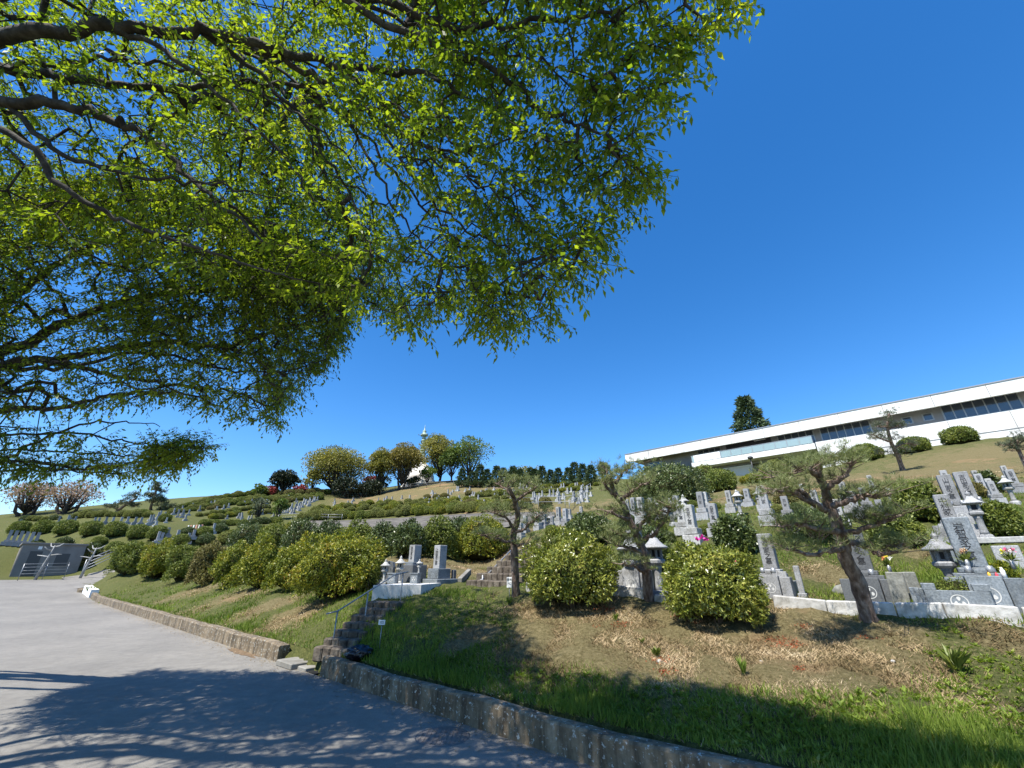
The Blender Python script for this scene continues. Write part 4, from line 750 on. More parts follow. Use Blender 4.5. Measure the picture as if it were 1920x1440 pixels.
# ------------------------------------------------------------------ white building on the hill
def building():
    Lx, Ly = 18.6, 66.9; ex = np.array([.7185, -.6957]); nin = np.array([.6957, .7185]); rz = math.atan2(ex[1], ex[0]); L0 = np.array([Lx, Ly])
    e = empty('hilltop_building', (Lx, Ly, 0), rz, label='long low white building with flat roof and balcony on the hill', cat='building')
    def kz(px, py, dp):
        D = W(px, py, 1.0); t = (L0@nin+dp)/(D[:2]@nin); P = D*t; return float((P[:2]-L0)@ex), float(P[2])
    KE = 62.0
    M['b_white'] = mat('white building paint', [(.32, (.5, .49, .46)), (.45, (.66, .66, .63)), (.7, (.76, .76, .74))], .8, .7, .05, stretch=(1, 1, .35)); M['b_grey'] = mat('grey rendered wall', [(.3, (.17, .17, .175)), (.7, (.25, .245, .24))], .8, .8)
    M['b_beige'] = mat('beige wall', [(.3, (.5, .46, .4)), (.7, (.6, .56, .5))], .8, .8); M['glass'] = mat('dark window glass', (.035, .045, .06), 3, .08, spec=.9); M['b_dark'] = mat('dark porch interior', (.03, .03, .035), 2, .8)
    m, n, l, b = new_mat('balcony glass'); b.inputs['Base Color'].default_value = (.45, .6, .62, 1); b.inputs['Roughness'].default_value = .1; b.inputs['Alpha'].default_value = .45; M['bal_glass'] = m
    def part(nm, k0, k1, y0, y1, z0, z1, mt, parent=e, bev=0): mb = MB(); mb.box(((k0+k1)/2, (y0+y1)/2, (z0+z1)/2), (k1-k0, y1-y0, z1-z0), bev=bev); return mb.build(nm, M[mt], parent)
    zr = 17.0; rf = part('roof', 0, KE, 0, 15, 16.3, zr, 'b_white'); part('fascia', 0, KE, -.02, .25, 15.7, 16.297, 'b_white', rf); part('roof_edge_trim', -.06, KE, -.06, .12, zr, zr+.12, 'metal_rail', rf); part('soffit', .1, KE-.1, .26, 1.7, 16.24, 16.297, 'b_grey', rf)
    w1 = part('upper_wall', 2.3, KE-1, 1.7, 14, 12.9, 16.23, 'b_grey')
    kb0, _ = kz(1298, 877, 0); kb1, _ = kz(1528, 841, 0)
    part('lower_wall', 3.0, kb1+.2, 2.6, 14, 8, 12.9, 'b_grey'); part('white_base_wall', kb1+.2, KE, .12, 1.69, 6.5, 14.05, 'b_white'); part('base_groove', kb1+.2, KE, .09, .118, 12.25, 12.32, 'b_grey')
    for q in range(1, 15): part('fascia_joint', q*4.1, q*4.1+.05, -.026, -.0205, 15.72, 16.98, 'b_grey', rf)
    for q in range(8): part('wall_joint', kb1+3+q*4.4, kb1+3.05+q*4.4, .112, .119, 8, 14.0, 'b_grey')
    bal = part('balcony', kb0, kb1+.1, .0, 2.6, 13.25, 13.95, 'b_white')
    bw = part('beige_panel_wall', kb0+.5, kz(1408, 860, 2)[0], 1.5, 2.59, 9.5, 12.7, 'b_beige'); part('panel_cap', kb0+.45, kz(1408, 860, 2)[0]+.05, 1.42, 1.6, 12.7, 12.8, 'b_white', bw)
    part('end_pillar', kb0+.1, kb0+.5, .3, .8, 9, 13.2, 'b_white')
    rl = part('balcony_rail', kb0+.05, kb1, .03, .08, 14.9, 14.96, 'metal_rail')
    k = kb0+.1
    while k < kb1: part('rail_post', k, k+.07, .02, .09, 13.95, 14.9, 'metal_rail', rl); k += 1.35
    part('rail_glass', kb0+.1, kb1, .045, .06, 14.02, 14.88, 'bal_glass', rl)
    k0, _ = kz(1301, 860, 0); k1, _ = kz(1350, 852, 0)
    bn = part('banner', k0, k1, -.03, .012, 14.0, 14.92, 'sign_white', bal); put_text('墓苑・受付', .62, mat('faded pink lettering', (.62, .45, .47), 3, .8), ((k0+k1)/2, -.034, 14.45), bn)
    def windows(pa, pb, n, z0, z1, dp=1.7, split=None):
        a, _ = kz(*pa, dp); b_, _ = kz(*pb, dp); fr = part('window', a-.08, b_+.08, dp-.06, dp-.003, z0-.08, z1+.08, 'metal_rail'); w = (b_-a)/n
        for i in range(n):
            part('pane', a+i*w+.05, a+(i+1)*w-.05, dp-.075, dp-.062, z0+.02, z1-.02, 'glass', fr)
            if split: part('transom', a+i*w+.05, a+(i+1)*w-.05, dp-.085, dp-.076, split, split+.05, 'metal_rail', fr)
    windows((1309, 850), (1351, 842), 4, 14.3, 15.9, split=15.4); windows((1458, 820), (1524, 810), 5, 13.98, 16.0, split=15.3); windows((1538, 810), (1630, 795), 6, 14.4, 15.95); windows((1768, 775), (1915, 755), 7, 14.45, 16.05)
    windows((1694, 793), (1711, 790), 1, 14.8, 15.5); windows((1733, 787), (1750, 784), 1, 14.8, 15.5); windows((1486, 870), (1504, 866), 2, 11.5, 12.2, 2.6); windows((1215, 868), (1240, 862), 2, 14.2, 15.4)
    a, _ = kz(1362, 840, 1.7); b_, _ = kz(1447, 830, 1.7); part('porch_opening', a, b_, 1.6, 1.69, 13.95, 16.2, 'b_dark')
    mb = MB(); c = [( (a*.62+b_*.38)+1.5*math.cos(j*math.pi/14), 1.58, 14.7+.7*math.sin(j*math.pi/14)) for j in range(15)]; mb.tube(c, .05, 6); mb.build('arched_mural', M['b_grey'], e)
    part('porch_light', b_-2.0, b_-.6, 1.5, 1.58, 15.85, 15.92, 'b_white')
    # the paved terrace and little lamp before it
    P = H(1415, 893); o = empty('lamp_post', P, 0, label='small dark lamp post below the balcony between yellow bushes', cat='lamp post'); mb = MB(); mb.tube([(0, 0, 0), (0, 0, 2.0)], .06, 6); mb.build('pole', M['dark_metal'], o); mb = MB(); mb.lathe([(.1, 1.95), (.28, 2.05), (.3, 2.2), (.05, 2.35)], 10); mb.build('lamp_head', M['dark_metal'], o)
building()

# ------------------------------------------------------------------ toilet block, fences, saplings at the far left
def toilet():
    A = W(18, 1079, 32)[:2]; z = g1(*A)-.15; e = empty('toilet_block', (A[0], A[1], z), ROT, label='low flat roofed grey concrete toilet block at the left edge', cat='building')
    M['t_wall'] = mat('grey painted concrete', [(.3, (.17, .155, .14)), (.7, (.24, .22, .2))], 1.5, .85, .1); h = 2.45; d = 3.7; w = 6
    mb = MB(); mb.box((-w/2, d/2, h/2), (w, d, h)); b = mb.build('wall', M['t_wall'], e); mb = MB(); mb.box((-w/2, d/2, h+.07), (w+.2, d+.2, .14), bev=.01); mb.build('roof', M['t_wall'], e)
    for (y0, y1, z0, z1) in ((.55, 1.25, .1, 1.95), (2.1, 2.9, .8, 1.8)): mb = MB(); mb.box((.004, (y0+y1)/2, (z0+z1)/2), (.02, y1-y0, z1-z0)); mb.build('doorway' if y0 < 1 else 'window', M['dark_metal'], e)
    mb = MB(); mb.box((-1.0, -.004, 1.3), (.9, .02, 1.9)); mb.build('doorway', M['dark_metal'], e); mb = MB(); mb.box((.012, 1.0, 2.2), (.02, .22, .22)); mb.build('sign_plate', M['sign_white'], e)
toilet()
def fence(pts, h, nr, label, r=.03, step=1.5, m='metal_rail', name='railing', sink=.1):
    P = [np.array([p[0], p[1], g1(p[0], p[1])]) for p in pts]; e = empty(name, P[0], label=label, cat='railing'); b = P[0]; Pd = []
    for i in range(len(P)-1):
        n = max(1, int(np.linalg.norm(P[i+1]-P[i])/step))
        for k in range(n): q = P[i]+(P[i+1]-P[i])*k/n; Pd.append(np.array([q[0], q[1], g1(q[0], q[1])]))
    Pd.append(P[-1])
    for k in range(nr): mb = MB(); mb.tube([q-b+np.array([0, 0, h*(1-k/nr*.8)]) for q in Pd], r*.8, 5); mb.build('rail', M[m], e)
    for q in Pd: mb = MB(); mb.tube([q-b+np.array([0, 0, -sink]), q-b+np.array([0, 0, h+.03])], r, 5); mb.build('post', M[m], e)
    return e
def XY(px, py, t): return tuple(W(px, py, t)[:2])
fence([XY(40, 1072, 30), XY(125, 1070, 33)], 1.1, 4, 'thin steel railing in front of the grey toilet block', .025)
fence([XY(158, 1062, 34), XY(208, 1052, 36)], 1.3, 4, 'steel stair railing right of the two bare white saplings', .04, m='metal_rail')
fence([tuple(H(x, y)[:2]) for x, y in ((690, 930), (740, 921), (800, 915), (850, 911), (900, 909))], 1.1, 2, 'low grey fence along the crest below the pagoda trees', .05, 2.0, 'dark_metal')
fence([tuple(H(x, y)[:2]) for x, y in ((975, 956), (1010, 955), (1060, 955), (1090, 952))], 1.3, 2, 'pale wire fence on the terrace edge below the conifer row', .03, 2.2)
fence([tuple(H(x, y)[:2]) for x, y in ((1068, 958), (1092, 935), (1108, 922))], 1.1, 2, 'stair railing climbing the slope behind the second pine', .03, 2.0)
fence([tuple(H(x, y)[:2]) for x, y in ((520, 978), (565, 974), (640, 977))], .9, 2, 'thin railing at the left end of the grey slope wall', .025, 2.0)
for (px, py, t, hh, lb) in [(70, 1075, 31, 2.4, 'bare whitewashed sapling before the toilet block, left one'), (156, 1066, 33, 2.3, 'bare whitewashed sapling with cut limbs, right of the toilet block')]:
    P = W(px, py, t); P[2] = g1(P[0], P[1]); e = empty('bare_sapling', P, 0, label=lb, cat='tree'); mb = MB(); mb.tube([(0, 0, -.1), (.12, .1, hh*.45), (.3, .1, hh*.8), (.35, .1, hh)], [.1, .08, .06, .03], 7); mb.build('trunk', M['granite_light'], e)
    for a, z, L_ in ((0.1, .7, .9), (3.0, .66, 1.0), (.6, .95, .6), (2.6, .95, .6), (4.5, .85, .5)): mb = MB(); mb.tube([(.22, .1, hh*z), (.22+L_*.6*math.cos(a), .1+.3*math.sin(a), hh*z+.08), (.22+L_*math.cos(a), .1+.5*math.sin(a), hh*z+.3*abs(math.sin(a*3)))], [.05, .04, .02], 6); mb.build('branch', M['granite_light'], e)
near_bush(140, 1074, 40, 34, 'az_brn', 'brownish shrub by the road between the saplings', 4, .14, .06, 400, 91, t=35)
near_bush(160, 1066, 44, 30, 'az_dark', 'dark shrub right of the toilet block under the railing', 4, .14, .06, 400, 92, t=36)

# ------------------------------------------------------------------ grey slope wall
def slopewall():
    top = [(566, 978), (650, 977), (740, 973), (820, 968), (900, 964), (960, 963), (1040, 962)]; bot = [(560, 1000), (650, 1002), (740, 1003), (820, 1000), (900, 997), (960, 990), (1040, 972)]
    T = hit([p[0] for p in top], [p[1] for p in top]); B = hit([p[0] for p in bot], [p[1] for p in bot]); T = spline(T, 6); B = spline(B, 6); V = []
    for a, b in zip(T, B):
        for k in range(6): q = b+(a-b)*k/5; q = q.copy(); q[2] = max(q[2], g1(q[0], q[1]))+.12; V.append(q)
        q = a+unit(a-b)*.35; V.append([q[0], q[1], g1(q[0], q[1])-.2])
    n = len(T); Q = [(i*7+j, i*7+j+1, (i+1)*7+j+1, (i+1)*7+j) for i in range(n-1) for j in range(6)]
    M['slope'] = mat('grey sprayed slope', [(.3, (.06, .054, .046)), (.5, (.11, .1, .085)), (.75, (.17, .155, .125))], .9, .95, .6, 5)
    tag(mesh_np('slope_wall', np.array(V), np.array(Q)[:, ::-1], M['slope']), 'long low grey sloping retaining wall across the middle of the hill', 'retaining wall')
slopewall()

# ------------------------------------------------------------------ pagoda on the crest
def pagoda():
    P = H(776, 911); P[1] += 6; P[2] = 17.2; e = empty('pagoda', P, .3, label='white domed stupa with tall green ringed spire behind the crest trees', cat='pagoda'); s = 15.6/14
    M['st_white'] = mat('white stupa plaster', [(.3, (.62, .6, .57)), (.7, (.75, .73, .7))], .8, .8); M['st_green'] = mat('green copper', [(.3, (.2, .27, .2)), (.7, (.4, .47, .38))], 3, .6)
    mb = MB(); mb.lathe([(4.6, -2), (4.6, .8), (4.2, .9), (4.2, 1.6), (3.8, 1.7), (3.8, 2.2)], 8, sm=False); mb.build('terrace_base', M['st_white'], e)
    mb = MB(); mb.lathe([(3.5, 2.1), (3.4, 3.0), (3.1, 4.0), (2.5, 5.0), (1.8, 5.8), (1.2, 6.2)], 28); mb.build('dome', M['st_white'], e)
    mb = MB(); mb.box((0, 0, 6.7), (2.2, 2.2, 1.1)); mb.box((0, 0, 7.35), (2.8, 2.8, .25)); mb.build('reliquary_box', M['st_white'], e)
    mb = MB(); pr = []
    for k in range(9): r = .82-.03*k; z = 7.5+k*.62; pr += [(r*.72, z), (r, z+.12), (r, z+.28), (r*.72, z+.4), (r*.7, z+.6)]
    mb.lathe(pr, 16, sm=False); sp = mb.build('ringed_spire', M['st_green'], e)
    mb = MB(); mb.lathe([(.5, 13.1), (1.0, 13.3), (1.05, 13.5), (.6, 13.9), (.35, 14.2), (.55, 14.5), (.2, 14.8), (.08, 15.6), (.02, 16.2)], 14); mb.build('crown_finial', M['st_green'], e)
    for j in range(6): a = j*math.pi/3; mb = MB(); mb.tube([(1.25*math.cos(a), 1.25*math.sin(a), 13.3), (1.55*math.cos(a), 1.55*math.sin(a), 13.6)], .08, 5); mb.build('bell_hook', M['dark_metal'], e)
    e.scale = (.95, .95, 1.0)
pagoda()

# ------------------------------------------------------------------ trees on the crest
M['lf_olive'] = leaf_mat('olive spring leaves', [(0, (.09, .095, .025)), (.45, (.2, .195, .045)), (.8, (.31, .28, .065)), (1, (.36, .29, .09))], .3, .25, .6)
M['lf_brown'] = leaf_mat('brownish new leaves', [(0, (.09, .08, .025)), (.5, (.2, .17, .04)), (1, (.31, .24, .075))], .3, .25, .6)
M['lf_green'] = leaf_mat('fresh green leaves', [(0, (.05, .08, .02)), (.5, (.11, .16, .035)), (1, (.19, .25, .06))], .35, .25, .6)
M['lf_deep'] = leaf_mat('very dark leaves', [(0, (.012, .02, .01)), (.5, (.025, .035, .015)), (1, (.05, .06, .025))], .05, .4, .5)
M['lf_pink'] = leaf_mat('cherry after bloom', [(0, (.18, .12, .1)), (.5, (.33, .23, .19)), (1, (.46, .35, .3))], .3, .3, .7)
M['lf_red'] = leaf_mat('red maple leaves', [(0, (.12, .02, .02)), (.6, (.3, .05, .05)), (1, (.4, .1, .08))], .2, .4, .6)
def blob_tree(name, P, wid, hgt, mk, label, cat='tree', nb=16, nl=140, ll=.42, trunk_h=.35, multi=1, seed=0, flat=.6, group=None, hollow=.5, bark='bark_z', tr=.2, lump=.5, open_=0.0):
    r_ = np.random.default_rng(seed); e = empty(name, P, 0, label=label, cat=cat, group=group); trunk_h = trunk_h*.55; cz = hgt*(trunk_h+(1-trunk_h)/2); ch = hgt*(1-trunk_h)/2; blobs = []
    for i in range(nb):
        d = unit(r_.normal(size=3)); d[2] = abs(d[2])*1.15-.3 if r_.random() < .7 else d[2]; rr = r_.uniform(hollow*.8, .78); br = r_.uniform(.26, .42)
        blobs.append((np.array([d[0]*wid/2*rr, d[1]*wid/2*rr, cz+d[2]*ch*rr]), br*wid/2*1.25))
    C, D, N = [], [], []
    for c, br in blobs:
        n = nl; d = unit(r_.normal(size=(n, 3))); d[:, 2] = np.where(r_.random(n) < .6, np.abs(d[:, 2]), d[:, 2]); k = br*(.55+.5*r_.random(n)**.5); C.append(c+d*k[:, None]*[1, 1, flat+.1]); D.append(unit(d+r_.normal(size=(n, 3))*.8)); N.append(unit(d+r_.normal(size=(n, 3))*.6))
    V, Q = leaf_quads(np.concatenate(C), np.concatenate(D), np.concatenate(N), ll*r_.uniform(.6, 1.3, nb*nl), ll*.7*r_.uniform(.7, 1.2, nb*nl)); mesh_np('crown', V, Q, M[mk], e)
    mb = MB()
    for k in range(multi):
        a = 6.28*k/multi+seed; q = (math.cos(a)*wid*.03*multi, math.sin(a)*wid*.03*multi); mb.tube([(q[0]*.6, q[1]*.6, -.6), (q[0], q[1], hgt*trunk_h*.5), (q[0]*1.8, q[1]*1.8, hgt*trunk_h*1.1), (q[0]*2.6, q[1]*2.6, cz+ch*.3)], [tr*1.2, tr, tr*.75, tr*.3], 8)
    mb.build('trunk', M[bark], e); mb = MB()
    for i, (c, br) in enumerate(blobs):
        b = np.array([0, 0, hgt*trunk_h*r_.uniform(.7, 1.15)]); mb.tube([b, b*.5+c*.5+np.array([0, 0, -.05*hgt]), c], [tr*.5, tr*.33, tr*.12], 5)
    mb.build('limbs', M[bark], e); return e
def crest(px, pyb, t, wpx, hpx, mk, lb, **kw):
    P = W(px, pyb, t); P[2] = g1(P[0], P[1])-.2; return blob_tree(kw.pop('name', 'broadleaf_tree'), P, wpx/F*t, hpx/F*t*1.0, mk, lb, **kw)
crest(533, 915, 86, 52, 46, 'lf_deep', 'small dark round headed evergreen tree left on the crest', seed=1, nb=22, nl=160, ll=.5, trunk_h=.3, hollow=.35)
crest(624, 926, 88, 122, 88, 'lf_olive', 'broad domed olive tree on the crest, left of the pair of brownish trees', seed=2, nb=60, nl=247, ll=.36, trunk_h=.2, multi=2, tr=.35)
crest(650, 925, 84, 60, 40, 'lf_deep', 'dark low tree under the broad domed olive tree', seed=3, nb=16, nl=130, trunk_h=.15)
crest(585, 922, 87, 40, 45, 'lf_olive', 'smaller yellowish tree at the left flank of the broad domed olive tree', seed=4, nb=12, nl=120, trunk_h=.25)
crest(712, 918, 90, 62, 92, 'lf_olive', 'tall olive tree on the crest, left of the brownish one before the pagoda', seed=5, nb=39, nl=234, ll=.36, trunk_h=.25, tr=.3)
crest(752, 916, 90, 70, 98, 'lf_brown', 'tall brownish tree standing just left of the pagoda spire', seed=6, nb=45, nl=247, ll=.36, trunk_h=.25, multi=2, tr=.3)
crest(822, 912, 96, 86, 96, 'lf_olive', 'olive brown tree just right of the pagoda spire', seed=7, nb=45, nl=221, ll=.36, trunk_h=.28, tr=.3)
crest(846, 908, 93, 52, 72, 'lf_green', 'fresh green tree in front of the olive brown one right of the pagoda', seed=8, nb=18, nl=130, trunk_h=.3)
crest(880, 905, 94, 86, 92, 'lf_green', 'airy green tree with visible limbs, last big tree on the right of the crest', seed=9, nb=30, nl=120, trunk_h=.3, tr=.25, hollow=.65)
crest(700, 922, 88, 50, 32, 'lf_deep', 'dark undergrowth thicket left of the pale path fork below the pagoda', seed=10, nb=14, nl=120, trunk_h=.1, cat='thicket', name='thicket')
crest(680, 926, 86, 50, 28, 'lf_deep', 'dark thicket at the foot of the crest trees beside the broad olive tree', seed=11, nb=12, nl=120, trunk_h=.1, cat='thicket', name='thicket')
crest(800, 914, 92, 34, 38, 'lf_green', 'small green tree before the white stupa, right side', seed=12, nb=10, nl=90, trunk_h=.2)
crest(775, 915, 90, 26, 22, 'lf_deep', 'dark shrub before the white stupa dome', seed=121, nb=8, nl=90, trunk_h=.1, cat='shrub', name='garden_shrub')
crest(490, 920, 84, 26, 24, 'lf_green', 'small green tree left of the red leafed shrubs on the crest', seed=13, nb=8, nl=80, trunk_h=.2)
crest(510, 922, 85, 24, 20, 'lf_red', 'red leafed shrub on the crest, left of the dark round tree', seed=14, nb=8, nl=70, trunk_h=.1, cat='shrub', name='red_shrub')
crest(562, 922, 85, 22, 22, 'lf_red', 'red leafed shrub on the crest, right of the dark round tree', seed=15, nb=8, nl=70, trunk_h=.1, cat='shrub', name='red_shrub')
crest(690, 915, 95, 40, 34, 'lf_red', 'dull red tree glimpsed between the olive trees', seed=16, nb=8, nl=70, trunk_h=.3)
crest(35, 985, 66, 86, 68, 'lf_pink', 'wide pinkish brown cherry tree at the far left', seed=17, nb=30, nl=90, ll=.3, trunk_h=.2, multi=3, hollow=.5, tr=.3, name='cherry_tree')
crest(112, 984, 66, 90, 66, 'lf_pink', 'pinkish brown cherry tree, right one of two on the left skyline', seed=18, nb=28, nl=80, ll=.3, trunk_h=.2, multi=3, hollow=.5, tr=.3, name='cherry_tree')
crest(516, 988, 60, 30, 46, 'lf_green', 'small feathery green tree on the slope left of the grey slope wall', seed=19, nb=12, nl=110, ll=.25, trunk_h=.1)
crest(478, 992, 58, 34, 52, 'pine_far', 'thin greyish tree beside the small feathery green tree', seed=20, nb=12, nl=50, ll=.25, trunk_h=.2)
crest(548, 1000, 50, 22, 24, 'lf_green', 'bright green sapling at the left end of the grey slope wall', seed=21, nb=8, nl=80, ll=.2, trunk_h=.1)
crest(985, 905, 95, 80, 24, 'lf_olive', 'yellowish treetops behind the conifer row', seed=22, nb=18, nl=80, trunk_h=.1)
# conifers
def conifer_mesh(h, r, n, ll, seed, mk, tiers=0, name='conifer_foliage'):
    r_ = np.random.default_rng(seed); z = h*(.1+.88*r_.random(n)**1.25); k = (1-z/h); rad = r*(k**.75+.06)*(1+.22*np.sin(z*9/h*3+seed)) if not tiers else r*(k**.8+.05)*(.72+.45*np.abs(np.sin(z/h*math.pi*tiers)))
    a = r_.uniform(0, 6.283, n); rr = rad*(.45+.6*r_.random(n)); C = np.stack([rr*np.cos(a), rr*np.sin(a), z], 1); D = np.stack([np.cos(a), np.sin(a), np.full(n, .45 if not tiers else -.1)], 1)+r_.normal(size=(n, 3))*.4
    V, Q = leaf_quads(C, D, unit(r_.normal(size=(n, 3))), ll*r_.uniform(.6, 1.4, n), ll*.4); o = mesh_np(name, V, Q, M[mk]); me = o.data; bpy.data.objects.remove(o); return me
M['conifer'] = leaf_mat('dark conifer needles', [(0, (.03, .05, .025)), (.5, (.06, .095, .045)), (1, (.12, .16, .07))], .1, .5, .6)
cm = [conifer_mesh(3.6, 1.25, 1500, .38, s, 'conifer') for s in (1, 2, 3)]
mb = MB(); mb.tube([(0, 0, -.6), (0, 0, 2.6)], [.13, .04], 6); o = mb.build('conifer_trunk', M['bark_z']); tm = o.data; bpy.data.objects.remove(o)
for i in range(17):
    x = 868+i*15.2+random.uniform(-3, 3); 
    if i == 8: x += 2
    P = H(x, 914-(i*.25)); e = empty('conifer', (P[0], P[1], P[2]-.05), random.uniform(0, 6), label='small dark conifer in the row on the hill crest', cat='conifer', group='row of conifers on the crest'); s = random.uniform(.88, 1.15)*(P[1]/72); s *= .9; e.scale = (s*1.05, s*1.05, s*random.uniform(.82, 1.12))
    place_mesh('crown', cm[i % 3], (0, 0, 0), parent=e); place_mesh('trunk', tm, (0, 0, 0), parent=e)
P = W(1412, 820, 84); zb = g1(P[0], P[1]); top = W(1405, 727, 84)[2]; e = empty('cedar_tree', (P[0], P[1], zb), 0, label='tall dark cedar rising behind the white building roof', cat='tree'); hh = top-zb
place_mesh('crown', conifer_mesh(hh, 6.2, 9000, .8, 9, 'conifer', 8, 'cedar_crown'), (0, 0, 0), parent=e); mb = MB(); mb.tube([(0, 0, -.5), (0, 0, hh*.95)], [.35, .06], 8); mb.build('trunk', M['bark_z'], e)

# ------------------------------------------------------------------ trained pines
def tufts(P, up, n, ll, w, seed, spread=.9):
    r_ = np.random.default_rng(seed); C = np.repeat(P, n, 0); U = np.repeat(up, n, 0); D = unit(U+unit(r_.normal(size=C.shape))*spread); C = C+D*ll*.05; V, Q = leaf_quads(C, D, unit(r_.normal(size=C.shape)), ll*r_.uniform(.7, 1.2, len(C)), w, 0); return V, Q
def pine(name, label, base, trunk, branches, pads, needle=.09, nw=.007, tr=.09, seed=0, mk='pine_needle', nt=13, padn=46, group=None, rough=.12):
    """trunk: [(px,py,t)], branches: [[(px,py,dt)...]], pads: extra [(px,py,t,rpx)]"""
    r_ = np.random.default_rng(seed); B = W(*base); zb = g1(B[0], B[1]); e = empty(name, (B[0], B[1], zb), 0, label=label, cat='pine tree', group=group); o3 = np.array([B[0], B[1], zb])
    T = np.array([W(*p) for p in trunk])-o3; T[0, 2] = -.15; T = spline(T, 5); n = len(T); mb = MB(); mb.tube(T, [tr*(1-.62*i/n)*(1.25 if i < 2 else 1) for i in range(n)], 12, rough=rough); mb.build('trunk', M['bark_pine'], e)
    tips = []
    for br in branches:
        Q = np.array([W(*p) for p in br])-o3; Q = spline(Q, 5); Q[1:-1] += r_.normal(size=Q[1:-1].shape)*.012; L = len(Q); r0 = tr*.42; mb = MB(); mb.tube(Q, [r0*(1-.75*i/L) for i in range(L)], 8, rough=rough); 
        for i in range(int(L*.3), L):
            for k in range(2):
                q = Q[i]+np.array([r_.normal()*.14, r_.normal()*.2, abs(r_.normal())*.07+.02]); tips.append((q, Q[i]))
        mb.build('branch', M['bark_pine'], e)
    for (px, py, t, rp_) in pads:
        c = W(px, py, t)-o3; R_ = rp_/F*t
        for k in range(padn):
            a = r_.uniform(0, 6.28); q = c+np.array([math.cos(a)*R_*math.sqrt(r_.random()), math.sin(a)*R_*math.sqrt(r_.random()), r_.uniform(-.25, .3)*R_]); tips.append((q, c*.6+q*.4+np.array([0, 0, -.3*R_])))
    P = np.array([a for a, b in tips]); Bq = np.array([b for a, b in tips]); sub = []
    V, Q = seg_quads(Bq, P, np.full(len(P), .008*needle/.09), np.full(len(P), .004*needle/.09), 3); mesh_np('twigs', V, Q, M['bark_pine'], e)
    Ps, Us = [], []
    for k in range(5): Ps.append(P+r_.normal(size=P.shape)*[needle*.6, needle*.6, needle*.35]); Us.append(unit(r_.normal(size=P.shape)*.4+[0, 0, 1]))
    V, Q = tufts(np.concatenate(Ps), np.concatenate(Us), nt, needle, nw, seed+1); mesh_np('needles', V, Q, M[mk], e); return e
tA = 8.3
pine('pine_tree', 'slender dark trunked pine beside the brick steps', (968, 1106, tA), [(968, 1108, tA), (965, 1043, tA), (963, 1001, tA+.1), (971, 971, tA+.15), (966, 941, tA+.1), (959, 925, tA), (951, 908, tA)],
     [[(967, 940, tA), (988, 926, tA-.1), (1006, 912, tA-.3)], [(964, 996, tA), (953, 974, tA), (936, 965, tA-.2), (925, 962, tA-.3)], [(966, 1000, tA), (985, 991, tA-.1), (997, 978, tA-.2), (1012, 966, tA-.4)], [(964, 1016, tA), (945, 1015, tA-.2), (925, 1008, tA-.4), (902, 1004, tA-.6)], [(965, 1020, tA), (986, 1022, tA-.1), (980, 1034, tA-.2)], [(961, 930, tA), (946, 915, tA+.2), (930, 908, tA+.3)]],
     [(915, 1002, tA-.4, 24), (935, 950, tA, 26), (1008, 955, tA, 26), (950, 900, tA, 24), (1000, 905, tA, 24), (975, 950, tA+.3, 20), (968, 925, tA+.4, 26)], needle=.085, nw=.0055, tr=.08, seed=31, padn=11)
tB = 7.35
pine('pine_tree', 'curving pine between the two large round shrubs', (1216, 1121, tB), [(1216, 1123, tB), (1213, 1080, tB), (1209, 1043, tB), (1198, 1013, tB+.1), (1188, 992, tB+.15), (1178, 971, tB+.2), (1169, 947, tB+.2), (1157, 932, tB+.2), (1147, 910, tB+.2), (1142, 892, tB+.2)],
     [[(1160, 936, tB), (1176, 929, tB-.2), (1192, 916, tB-.3), (1214, 905, tB-.5)], [(1194, 995, tB), (1210, 975, tB-.1), (1232, 959, tB-.3), (1250, 962, tB-.4)], [(1205, 1012, tB), (1226, 1003, tB-.2), (1240, 984, tB-.3), (1251, 963, tB-.4), (1258, 950, tB-.5)], [(1204, 1037, tB), (1178, 1026, tB-.2), (1155, 1024, tB-.4)], [(1190, 1001, tB), (1166, 1004, tB-.2), (1148, 995, tB-.3)], [(1148, 926, tB), (1136, 910, tB), (1139, 884, tB-.1)], [(1154, 906, tB), (1166, 888, tB+.1), (1172, 878, tB+.1)], [(1211, 1075, tB), (1190, 1062, tB-.3), (1165, 1058, tB-.6)], [(1180, 975, tB), (1160, 968, tB-.2), (1145, 958, tB-.3)]],
     [(1205, 955, tB-.1, 26), (1240, 940, tB-.2, 30), (1225, 975, tB-.2, 24), (1140, 900, tB, 22), (1150, 1010, tB-.2, 30), (1170, 880, tB, 22), (1130, 960, tB, 22), (1160, 990, tB+.2, 26), (1210, 900, tB, 22)], needle=.085, nw=.0052, tr=.09, seed=32, padn=11)
tC = 5.75
